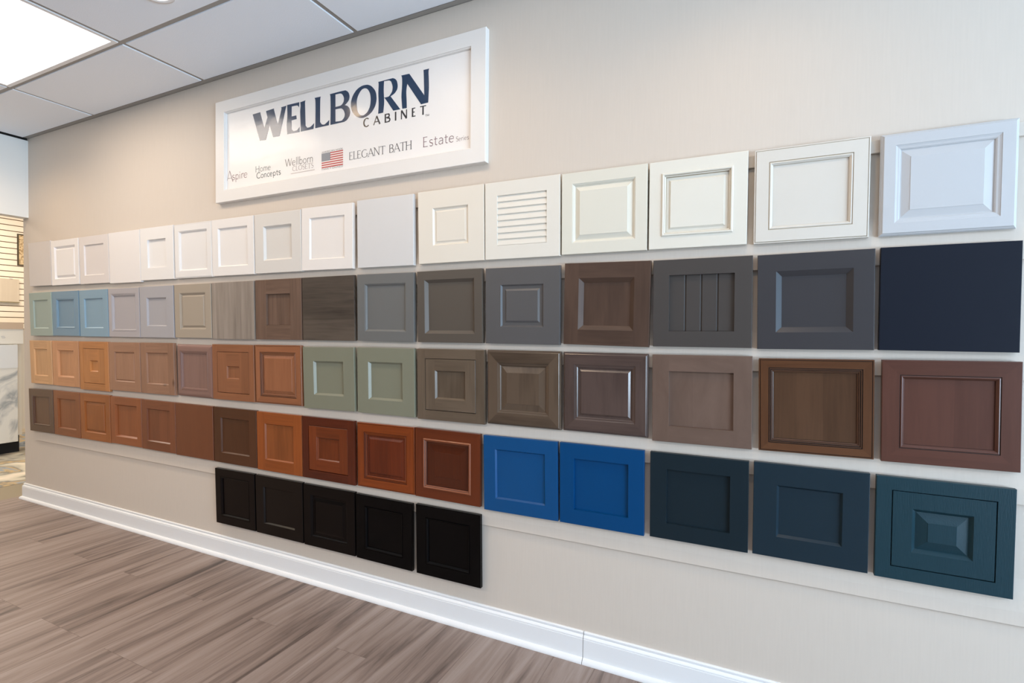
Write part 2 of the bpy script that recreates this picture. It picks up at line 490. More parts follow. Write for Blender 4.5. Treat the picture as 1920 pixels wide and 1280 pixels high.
def carpet_mat():
    m, nt, b = newmat('painterly_carpet')
    tc = N(nt, 'ShaderNodeTexCoord')
    mp = N(nt, 'ShaderNodeMapping')
    mp.inputs['Scale'].default_value = (1.6, 2.6, 1)
    mp.inputs['Rotation'].default_value = (0, 0, -0.5)
    nt.links.new(tc.outputs['Object'], mp.inputs['Vector'])
    nz = N(nt, 'ShaderNodeTexNoise')
    nz.inputs['Scale'].default_value = 1.0
    nz.inputs['Detail'].default_value = 4.0
    nz.inputs['Distortion'].default_value = 0.7
    nt.links.new(mp.outputs[0], nz.inputs['Vector'])
    rp = N(nt, 'ShaderNodeValToRGB')
    e = rp.color_ramp.elements
    e[0].position = 0.36
    e[0].color = (*lin((92, 100, 112)), 1)
    e[1].position = 0.70
    e[1].color = (*lin((222, 206, 186)), 1)
    for p, c in ((0.44, (140, 146, 150)), (0.49, (180, 154, 112)), (0.53, (122, 118, 110)), (0.60, (192, 182, 162))):
        k = e.new(p)
        k.color = (*lin(c), 1)
    nt.links.new(nz.outputs['Fac'], rp.inputs[0])
    nt.links.new(rp.outputs[0], b.inputs['Base Color'])
    b.inputs['Roughness'].default_value = 0.95
    return m


def marble_mat():
    m, nt, b = newmat('veined_marble')
    tc = N(nt, 'ShaderNodeTexCoord')
    mp = N(nt, 'ShaderNodeMapping')
    mp.inputs['Scale'].default_value = (1, 2.6, 1.5)
    mp.inputs['Rotation'].default_value = (0.5, 0, 0)
    nt.links.new(tc.outputs['Object'], mp.inputs['Vector'])
    nz = N(nt, 'ShaderNodeTexNoise')
    nz.inputs['Scale'].default_value = 1.0
    nz.inputs['Detail'].default_value = 7.0
    nz.inputs['Distortion'].default_value = 1.2
    nt.links.new(mp.outputs[0], nz.inputs['Vector'])
    sb = N(nt, 'ShaderNodeMath', operation='SUBTRACT')
    sb.inputs[1].default_value = 0.5
    ab = N(nt, 'ShaderNodeMath', operation='ABSOLUTE')
    nt.links.new(nz.outputs['Fac'], sb.inputs[0])
    nt.links.new(sb.outputs[0], ab.inputs[0])
    rp = N(nt, 'ShaderNodeValToRGB')
    e = rp.color_ramp.elements
    e[0].position = 0.0
    e[0].color = (*lin((170, 168, 162)), 1)
    e[1].position = 0.07
    e[1].color = (*lin((236, 228, 214)), 1)
    k = e.new(0.025)
    k.color = (*lin((206, 200, 190)), 1)
    nt.links.new(ab.outputs[0], rp.inputs[0])
    nt.links.new(rp.outputs[0], b.inputs['Base Color'])
    b.inputs['Roughness'].default_value = 0.25
    return m


def tile_mat():
    m, nt, b = newmat('ceiling_tile_board')
    tc = N(nt, 'ShaderNodeTexCoord')
    nz = N(nt, 'ShaderNodeTexNoise')
    nz.inputs['Scale'].default_value = 160.0
    nz.inputs['Detail'].default_value = 3.0
    nt.links.new(tc.outputs['Object'], nz.inputs['Vector'])
    b.inputs['Base Color'].default_value = (0.87, 0.92, 0.98, 1)
    b.inputs['Roughness'].default_value = 0.9
    bp = N(nt, 'ShaderNodeBump')
    bp.inputs['Strength'].default_value = 0.25
    bp.inputs['Distance'].default_value = 0.002
    nt.links.new(nz.outputs['Fac'], bp.inputs['Height'])
    nt.links.new(bp.outputs[0], b.inputs['Normal'])
    return m


def emit(name, col, s):
    m, nt, b = newmat(name)
    b.inputs['Base Color'].default_value = (.8, .8, .8, 1)
    b.inputs['Emission Color'].default_value = (*col, 1)
    b.inputs['Emission Strength'].default_value = s
    return m


WALL_RGB = (210, 198, 185)
M_WALL = wall_mat()
M_TRIM = paint('white_trim_paint', (236, 236, 236), 0.35)
M_CEIL = tile_mat()
M_GRID = paint('grid_metal', (152, 148, 142), 0.5)
M_BULK = paint('bulkhead_paint', (228, 227, 222), 0.6)
M_DARK = paint('dark_recess', (24, 20, 18), 0.8)

# ------------------------------------------------------------------ room shell
XE = -5.465            # end of the display wall
XR = 5.0
YF = -6.8
mb = MB()
mb.box(XE, XR, 0.0, 0.14, 0, H + 0.12)
struct(mb.build('wall_back', M_WALL), 'beige textured wall carrying the sample doors', 'wall')
mb = MB()
mb.box(-5.57, XR, YF, 0.14, -0.06, 0)
struct(mb.build('floor', floor_mat()), 'grey brown wood plank floor below the display wall', 'floor')
mb = MB()
mb.box(-6.027, -5.57, YF, 2.4, -0.06, -0.001)  # strip of floor in one olive brown colour
struct(mb.build('floor_threshold', paint('olive_brown', (140, 126, 102), 0.5)), 'olive brown strip of floor at the opening on the left', 'floor')
mb = MB()
mb.box(-9.2, -6.027, YF, 2.4, -0.06, 0.002)
struct(mb.build('floor_carpet', carpet_mat()), 'patterned carpet in the room beyond the opening', 'carpet')

# right wall with the shop window, front wall (outside the photograph, the window lets the daylight in)
mb = MB()
mb.box(XR, XR + 0.12, YF, 0.14, 0, 0.35)
mb.box(XR, XR + 0.12, YF, 0.14, 2.55, H + 0.12)
mb.box(XR, XR + 0.12, -0.15, 0.14, 0.35, 2.55)
mb.box(XR, XR + 0.12, YF, -6.3, 0.35, 2.55)
struct(mb.build('wall_right', M_WALL), 'beige wall with the shop window at the right', 'wall')
mb = MB()
mb.box(-9.2, XR + 0.12, YF - 0.12, YF, 0, H + 0.12)
struct(mb.build('wall_front', paint('front_wall_paint', (58, 55, 53), 0.8, .1)), 'dark taupe wall behind the viewer', 'wall')

# bulkhead above the opening on the left, side room shell
mb = MB()
mb.box(-5.475, -5.377, YF, 0.0, 2.308, 2.931)
struct(mb.build('trim_1', M_BULK), 'white bulkhead above the opening at far left', 'bulkhead')
mb = MB()
mb.box(-5.475, -5.392, YF, 0.0, 2.9312, 2.976)  # dark box added behind the gap, painted as its shade
struct(mb.build('trim_8', M_DARK), 'dark strip added as shade in the gap between the bulkhead and the ceiling tiles', 'gap')
mb = MB()
mb.box(-9.2, -8.985, YF, 2.4, 0, 3.4)
mb.box(-9.2, XE, 2.4, 2.5, 0, 3.4)
struct(mb.build('wall_left', paint('side_room_paint', (226, 206, 178), 0.6)), 'cream wall of the room beyond the opening', 'wall')
mb = MB()
mb.box(-9.2, -5.475, YF, 2.5, 3.4, 3.5)
struct(mb.build('ceiling_side_room', M_CEIL), 'ceiling of the room beyond the opening', 'ceiling')

# baseboard: flat board, cap with two beads and a quarter round shoe, swept along the wall and round its end
BP = [(0.0, 0.128), (0.006, 0.128), (0.009, 0.125), (0.009, 0.120), (0.0065, 0.117), (0.0065, 0.114), (0.011, 0.111),
      (0.0145, 0.107), (0.0155, 0.103), (0.014, 0.1005), (0.016, 0.0985), (0.016, 0.022), (0.020, 0.021), (0.026, 0.018), (0.030, 0.012),
      (0.032, 0.006), (0.032, 0.0)]


def baseboard():
    mb = MB()
    segs = [(XE, -0.652), (-0.650, XR)]
    for si, (xa, xb) in enumerate(segs):
        for (o0, z0), (o1, z1) in zip(BP[:-1], BP[1:]):
            a0 = xa - (o0 if si == 0 else 0)
            a1 = xa - (o1 if si == 0 else 0)
            mb.poly([(a0, -o0, z0), (xb, -o0, z0), (xb, -o1, z1), (a1, -o1, z1)])
            if si == 0:
                mb.poly([(XE - o0, 0.14, z0), (XE - o0, -o0, z0), (XE - o1, -o1, z1), (XE - o1, 0.14, z1)])
    o = mb.build('baseboard_back', M_TRIM)
    for p in o.data.polygons:
        p.use_smooth = False
    return struct(o, 'white moulded baseboard along the foot of the display wall', 'baseboard')


baseboard()

# horizontal hanging rails on the wall, one per row of doors
for i, (zb, zt, xl) in enumerate(((2.012, 2.056, -5.30), (1.635, 1.747, -5.30), (1.264, 1.362, -5.30), (0.881, 0.985, -5.30), (0.505, 0.604, -5.262))):
    mb = MB()
    # square foot, face running out smoothly into the wall behind the doors of the row above
    pr = [(0.0, zb), (-0.0095, zb), (-0.011, zb + 0.0015), (-0.011, zt - 0.055 if i else zt - 0.0015), (-0.0085 if not i else -0.0105, zt if not i else zt - 0.05), (0.0, zt if not i else zt + 0.045)]
    for k in range(len(pr)):
        (ya, za), (yb, zc) = pr[k], pr[(k + 1) % len(pr)]
        mb.poly([(xl, ya, za), (1.3, ya, za), (1.3, yb, zc), (xl, yb, zc)], [(za + ya, xl), (za + ya, 1.3), (zc + yb, 1.3), (zc + yb, xl)])
    mb.poly([(xl, y, z) for y, z in pr])
    mb.poly([(1.3, y, z) for y, z in reversed(pr)])
    o = mb.build('trim_%d' % (i + 2), M_WALL)
    struct(o, 'wall coloured hanging rail behind the %s row of sample doors' % ('top', 'second', 'third', 'fourth', 'bottom')[i], 'rail')

# ------------------------------------------------------------------ ceiling
GX = [-5.37, -4.3393, -3.1115, -1.8907, -0.6715, 0.548]
YT = -0.490            # main runner
mb = MB()
mb.box(-5.475, XR + 0.12, YF, 0.14, H + 0.03, H + 0.09)
# plain tiles away from the photographed corner
mb.box(-0.66, XR, -0.478, -0.036, H - 0.005, H + 0.012)
mb.box(-1.88, XR, -1.10, -0.502, H - 0.006, H + 0.012)
mb.box(-5.35, XR, YF, -1.125, H - 0.006, H + 0.012)
struct(mb.build('ceiling', M_CEIL), 'white tiled ceiling over the showroom', 'ceiling')
mb = MB()
mb.box(-5.37, XR, YT - 0.012, YT + 0.012, H, H + 0.004)
mb.box(-5.37, XR, -1.124, -1.100, H, H + 0.004)
for x in GX[1:]:
    mb.box(x - 0.012, x + 0.012, -1.10, YT - 0.012, H, H + 0.004)
    mb.box(x - 0.012, x + 0.012, YT + 0.012, -0.03, H, H + 0.004)
mb.box(-5.37, XR, -0.030, 0.0, H, H + 0.003)
mb.box(-5.37, XR, -0.002, 0.0, H, H + 0.03)
struct(mb.build('trim_7', M_GRID), 'grey metal ceiling grid and wall angle', 'ceiling grid')


def ceiling_tile(x0, x1, y0, y1, label):
    """Lay-in tile whose face hangs a little below the grid with a stepped edge."""
    mb = MB()
    g = 0.014
    rings = [(0.0, H + 0.004), (g - 0.004, H + 0.004), (g, H + 0.002), (g, H - 0.0035), (g + 0.0015, H - 0.0050)]
    def rect(i, z):
        return [(x0 + i, y0 + i, z), (x1 - i, y0 + i, z), (x1 - i, y1 - i, z), (x0 + i, y1 - i, z)]
    for (i0, z0), (i1, z1) in zip(rings[:-1], rings[1:]):
        a, b = rect(i0, z0), rect(i1, z1)
        for k in range(4):
            mb.poly([a[k], a[(k + 1) % 4], b[(k + 1) % 4], b[k]])
    mb.poly(rect(*rings[-1]))
    mb.poly(rect(0.0, H + 0.018))
    a, b = rect(0, H + 0.018), rect(0, H + 0.004)
    for k in range(4):
        mb.poly([a[k], a[(k + 1) % 4], b[(k + 1) % 4], b[k]])
    return tag(mb.build('ceiling_tile', M_CEIL), label, 'ceiling tile', 'ceiling tiles')


ceiling_tile(GX[0], GX[1], YT, -0.026, 'white ceiling tile along the wall, touching the bulkhead at far left')
ceiling_tile(GX[1], GX[2], YT, -0.026, 'white ceiling tile along the wall, directly beside the bright light panel')
ceiling_tile(GX[2], GX[3], YT, -0.026, 'white ceiling tile along the wall, above the left half of the sign')
ceiling_tile(GX[3], GX[4], YT, -0.026, 'white ceiling tile along the wall, furthest right at the top edge')
ceiling_tile(GX[0], GX[1], -1.10, YT, 'white ceiling tile left of the light panel, barely in view')
ceiling_tile(GX[2], GX[3], -1.10, YT, 'white ceiling tile holding the round recessed downlight')

t = thing('ceiling_light', 'glowing white rectangular light panel set in the ceiling', 'ceiling light', (-3.7254, -0.8, H))
mb = MB()
x0, x1, y0, y1 = -0.602, 0.602, -0.30, 0.30
for a, b, c, d in ((x0, x1, y1 - 0.022, y1), (x0, x1, y0, y0 + 0.022), (x0, x0 + 0.022, y0 + 0.022, y1 - 0.022), (x1 - 0.022, x1, y0 + 0.022, y1 - 0.022)):
    mb.box(a, b, c, d, -0.006, 0.006)
mb.build('frame', M_TRIM, t)
boxobj('diffuser', x0 + 0.022, x1 - 0.022, y0 + 0.022, y1 - 0.022, -0.003, 0.004, emit('lit_diffuser', (1.0, 0.99, 0.97), 1.6), t)

t = thing('downlight', 'round recessed downlight glowing in a ceiling tile', 'ceiling light', (-2.50, -0.675, H - 0.0))


def ring_mesh(name, prof, mat, parent, n=40):
    mb = MB()
    for (r0, z0), (r1, z1) in zip(prof[:-1], prof[1:]):
        for k in range(n):
            a, b = 2 * math.pi * k / n, 2 * math.pi * (k + 1) / n
            mb.poly([(r0 * math.cos(a), r0 * math.sin(a), z0), (r0 * math.cos(b), r0 * math.sin(b), z0),
                     (r1 * math.cos(b), r1 * math.sin(b), z1), (r1 * math.cos(a), r1 * math.sin(a), z1)])
    o = mb.build(name, mat, parent)
    for p in o.data.polygons:
        p.use_smooth = True
    return o


ring_mesh('trim_ring', [(0.084, -0.0075), (0.083, -0.012), (0.070, -0.014), (0.062, -0.010)], M_TRIM, t)
ring_mesh('lens', [(0.064, -0.0095), (0.045, -0.012), (0.0001, -0.0125)], emit('warm_lens', (1.0, 0.90, 0.72), 3.0), t)

# ------------------------------------------------------------------ sample doors
def ring_pts(w, h, ix, iz, d, th):
    y = -th - d
    return [(-w / 2 + ix, y, iz), (w / 2 - ix, y, iz), (w / 2 - ix, y, h - iz), (-w / 2 + ix, y, h - iz)]   # BL BR TR TL


SIDES = {'B': (0, 1), 'R': (1, 2), 'T': (2, 3), 'L': (3, 0)}


def strip(mb, side, w, h, th, r0, r1, grain, mi=0, butt=False):
    a, b = ring_pts(w, h, *r0[:3], th), ring_pts(w, h, *r1[:3], th)
    i, j = SIDES[side]
    q = [a[i], a[j], b[j], b[i]]
    if butt:
        y0, y1 = -th - r0[2], -th - r1[2]
        xo, zo = r0[0], r0[1]
        xi, zi = r1[0], r1[1]
        if side == 'L':
            q = [(-w / 2 + xo, y0, zo), (-w / 2 + xi, y1, zo), (-w / 2 + xi, y1, h - zo), (-w / 2 + xo, y0, h - zo)]
        elif side == 'R':
            q = [(w / 2 - xo, y0, zo), (w / 2 - xi, y1, zo), (w / 2 - xi, y1, h - zo), (w / 2 - xo, y0, h - zo)]
        elif side == 'B':
            q = [(-w / 2 + xi, y0, zo), (w / 2 - xi, y0, zo), (w / 2 - xi, y1, zi), (-w / 2 + xi, y1, zi)]
        else:
            q = [(-w / 2 + xi, y0, h - zo), (w / 2 - xi, y0, h - zo), (w / 2 - xi, y1, h - zi), (-w / 2 + xi, y1, h - zi)]
    if grain == 'z':
        uv = [(p[0] + p[1], p[2]) for p in q]
    else:
        uv = [(p[2] + p[1], p[0]) for p in q]
    mb.poly(q, uv, mi)


# inner moulding profiles: (distance past the opening edge, depth, glazed strip?)
PROF = {
    'step': [(0.0005, -0.0115)],
    'bevel': [(0.0064, -0.0080)],
    'bevel8': [(0.0078, -0.0098)],
    'bevel12': [(0.0100, -0.0122)],
    'wide': [(0.0150, -0.0135)],
    'wide2': [(0.0175, -0.0125), (0.0190, -0.0140)],
    'ogee': [(0.0008, -0.0018), (0.0030, -0.0022), (0.0045, -0.0028), (0.0098, -0.0078), (0.0103, -0.0100)],
    'bead': [(0.0008, -0.0022, 1), (0.0022, -0.0024, 1), (0.0030, -0.0004), (0.0055, 0.0004), (0.0075, -0.0006), (0.0128, -0.0062), (0.0133, -0.0098, 1)],
    'applied': [(0.0006, 0.0030), (0.0030, 0.0055), (0.0065, 0.0058), (0.0095, 0.0030), (0.0110, 0.0002, 1), (0.0125, -0.0010), (0.0150, -0.0030), (0.0165, -0.0090, 1)],
    'triple': [(0.0006, -0.0026, 1), (0.0022, -0.0026, 1), (0.0032, -0.0006), (0.0055, -0.0008), (0.0064, -0.0034, 1), (0.0078, -0.0034, 1), (0.0090, -0.0020),
               (0.0112, -0.0026), (0.0122, -0.0052, 1), (0.0136, -0.0050), (0.0160, -0.0066), (0.0168, -0.0098, 1)],
    'cove': [(0.0006, -0.0015, 1), (0.0020, -0.0018), (0.0060, -0.0036), (0.0110, -0.0044), (0.0145, -0.0068), (0.0155, -0.0100)],
}
EDGE = {
    'sq': [(0.0, -0.0016), (0.0006, -0.0004), (0.0018, 0.0)],
    'ogee': [(0.0, -0.0100), (0.0022, -0.0075), (0.0034, -0.0050), (0.0060, -0.0038), (0.0074, -0.0012), (0.0090, 0.0)],
    'line': [(0.0, -0.0032), (0.0010, -0.0018), (0.0040, -0.0016), (0.0046, -0.0034, 1), (0.0058, -0.0034, 1), (0.0064, 0.0)],
    'round': [(0.0, -0.0150), (0.0012, -0.0105), (0.0040, -0.0068), (0.0085, -0.0035), (0.0150, -0.0010), (0.0220, 0.0)],
}
TH = 0.019


def frame_parts(root, w, h, th, rings, mats, mitre, names=('stile', 'rail'), flat=None):
    """Four members of a frame from nested rings; `flat` is the index of the strip that is the flat face."""
    for side in 'LRBT':
        grain = 'z' if side in 'LR' else 'x'
        mb = MB()
        for k in range(len(rings) - 1):
            mi = 1 if len(rings[k + 1]) > 3 and rings[k + 1][3] else 0
            strip(mb, side, w, h, th, rings[k], rings[k + 1], grain, mi, butt=(k == flat and not mitre))
        mb.build(names[0] if side in 'LR' else names[1], mats, root)


def panel_rect(mb, w, h, th, rings, grain='z'):
    for k in range(len(rings) - 1):
        for side in 'LRBT':
            strip(mb, side, w, h, th, rings[k], rings[k + 1], grain)
    q = ring_pts(w, h, *rings[-1][:3], th)
    mb.poly(q, [(p[0], p[2]) for p in q] if grain == 'z' else [(p[2], p[0]) for p in q])


def make_door(key, spec):
    cx, zt, w, h, a, b, ro = DOORS[key]
    w -= 0.001
    th = TH
    if b - th < 0.0112:
        b = th + 0.0112
    a = max(a, b)
    tilt = math.asin((a - b) / h)
    rowname = ('top', 'second', 'third', 'fourth', 'bottom')[key[0] - 1]
    bx, bz = cx + h * math.sin(ro), zt - h * math.cos(ro)
    root = thing('cabinet_door', spec['label'], 'cabinet door', (bx, -b + th * math.cos(tilt), bz + th * math.sin(tilt)), (tilt, -ro, 0),
                 'cabinet sample doors in the %s row' % rowname)
    kind, rgb = spec['m'][0], spec['m'][1]
    kw = dict(spec['m'][2]) if len(spec['m']) > 2 else {}
    mname = 'door_finish_%d_%d' % key
    mat = paint(mname, rgb, **kw) if kind == 'p' else wood(mname, rgb, **kw)

    def other(k):
        return wood(mname + '_' + k, spec[k], **kw) if k in spec else mat
    glaze = paint(mname + '_glaze', spec['glaze'], 0.5) if 'glaze' in spec else mat
    mats = [mat, glaze]
    fmats = [other('mframe'), glaze]
    pmats = [other('mpanel'), glaze]
    mmats = [other('mmold'), glaze]
    e = EDGE[spec.get('edge', 'sq')]
    outer = [(0, 0, -th)] + [(u[0], u[0], *u[1:]) for u in e]
    style = spec.get('style', 'frame')
    # hook strip on the back that catches the wall rail
    boxobj('hanging_cleat', -w / 2 + 0.03, w / 2 - 0.03, 0.0, max(0.0015, a - th - 0.0125), h - 0.085, h - 0.03, mat, root, 'x')
    if style == 'slab':
        mb = MB()
        g = spec.get('grain', 'z')
        panel_rect(mb, w, h, th, outer, g)
        q = ring_pts(w, h, 0, 0, -th, th)
        mb.poly(q)
        mb.build('panel', mats, root)
        return root
    s = spec['s']
    sx, sz = s if isinstance(s, tuple) else (s, s)
    mitre = spec.get('mitre', False)
    if style == 'inset':
        rings = outer + [(sx, sz, 0), (sx + .0003, sz + .0003, -0.016)]
        frame_parts(root, w, h, th, rings, fmats, mitre, ('face_frame_stile', 'face_frame_rail'), flat=len(outer) - 1)
        g = 0.0028
        s2 = spec['s2']
        prof = PROF[spec.get('prof', 'bevel')]
        ox, oz = sx + g, sz + g
        rings = [(ox, oz, -0.016), (ox, oz, -0.0014), (ox + .0008, oz + .0008, -0.0006), (ox + s2, oz + s2, -0.0006)]
        rings += [(ox + s2 + p[0], oz + s2 + p[0], *p[1:]) for p in prof]
        frame_parts(root, w, h, th, rings, mats, mitre, ('door_stile', 'door_rail'), flat=2)
    else:
        prof = PROF[spec.get('prof', 'step')]
        flat = len(outer) - 1
        if spec.get('molding'):
            rings = outer + [(sx, sz, 0)]
            frame_parts(root, w, h, th, rings, fmats, mitre, flat=flat)
            mb = MB()
            mr = [(sx, sz, 0)] + [(sx + p[0], sz + p[0], *p[1:]) for p in prof]
            for side in 'LRBT':
                for k in range(len(mr) - 1):
                    strip(mb, side, w, h, th, mr[k], mr[k + 1], 'z' if side in 'LR' else 'x', 1 if len(mr[k + 1]) > 3 and mr[k + 1][3] else 0)
            mb.build('molding', mmats, root)
            rings = mr
        else:
            rings = outer + [(sx, sz, 0)] + [(sx + p[0], sz + p[0], *p[1:]) for p in prof]
            frame_parts(root, w, h, th, rings, fmats, mitre, flat=flat)
    lx, lz, ld = rings[-1][:3]
    pk = spec.get('panel', ('flat',))
    if pk[0] == 'flat':
        mb = MB()
        panel_rect(mb, w, h, th, [(lx - .004, lz - .004, ld), (lx, lz, ld)], spec.get('pgrain', 'z'))
        q = ring_pts(w, h, lx - .004, lz - .004, -th + .003, th)
        mb.poly(q)
        mb.build('panel', pmats, root)
    elif pk[0] == 'raised':
        _, m, bv, top = pk
        mb = MB()
        rr = [(lx - .004, lz - .004, ld), (lx + m, lz + m, ld), (lx + m + bv, lz + m + bv, top - 0.0012), (lx + m + bv + .0006, lz + m + bv + .0006, top)]
        panel_rect(mb, w, h, th, rr)
        mb.build('panel', pmats, root)
    elif pk[0] == 'bead':
        xs = [-w / 2 + lx - .004, *pk[1], w / 2 - lx + .004]
        mb = MB()
        y = -th - ld
        z0, z1 = lz - .004, h - lz + .004
        g = 0.0042
        for i in range(len(xs) - 1):
            xa = xs[i] + (g if i else 0)
            xb = xs[i + 1] - (g if i < len(xs) - 2 else 0)
            mb.poly([(xa, y, z0), (xb, y, z0), (xb, y, z1), (xa, y, z1)])
            if i < len(xs) - 2:
                x = xs[i + 1]
                mb.poly([(xb, y, z0), (x, y + .0042, z0), (x, y + .0042, z1), (xb, y, z1)])
                mb.poly([(x, y + .0042, z0), (x + g, y, z0), (x + g, y, z1), (x, y + .0042, z1)])
        mb.build('panel', pmats, root)
    elif pk[0] == 'louver':
        n = 8
        za, zb2 = lz, h - lz
        ph = (zb2 - za) / n
        xa, xb = -w / 2 + lx - .003, w / 2 - lx + .003
        for i in range(n):
            z0, z1 = za + i * ph, za + (i + 1) * ph
            mb = MB()
            yo, yi = -th + 0.0015, -th + 0.0095
            p = [(yo, z0 + 0.0006), (yo, z0 + 0.0045), (yi - .002, z1 + 0.004), (yi + .003, z1 + 0.004), (yo + .006, z0 + 0.0006)]
            for k in range(5):
                (ya, zc), (yb, zd) = p[k], p[(k + 1) % 5]
                mb.poly([(xa, ya, zc), (xb, ya, zc), (xb, yb, zd), (xa, yb, zd)])
            mb.build('slat', mats, root)
        boxobj('back_panel', xa, xb, -0.006, -0.002, za, zb2, mat, root)
    return root


def P(*rgb, **k):
    return ('p', rgb, k)


def Wd(*rgb, **k):
    return ('w', rgb, k)


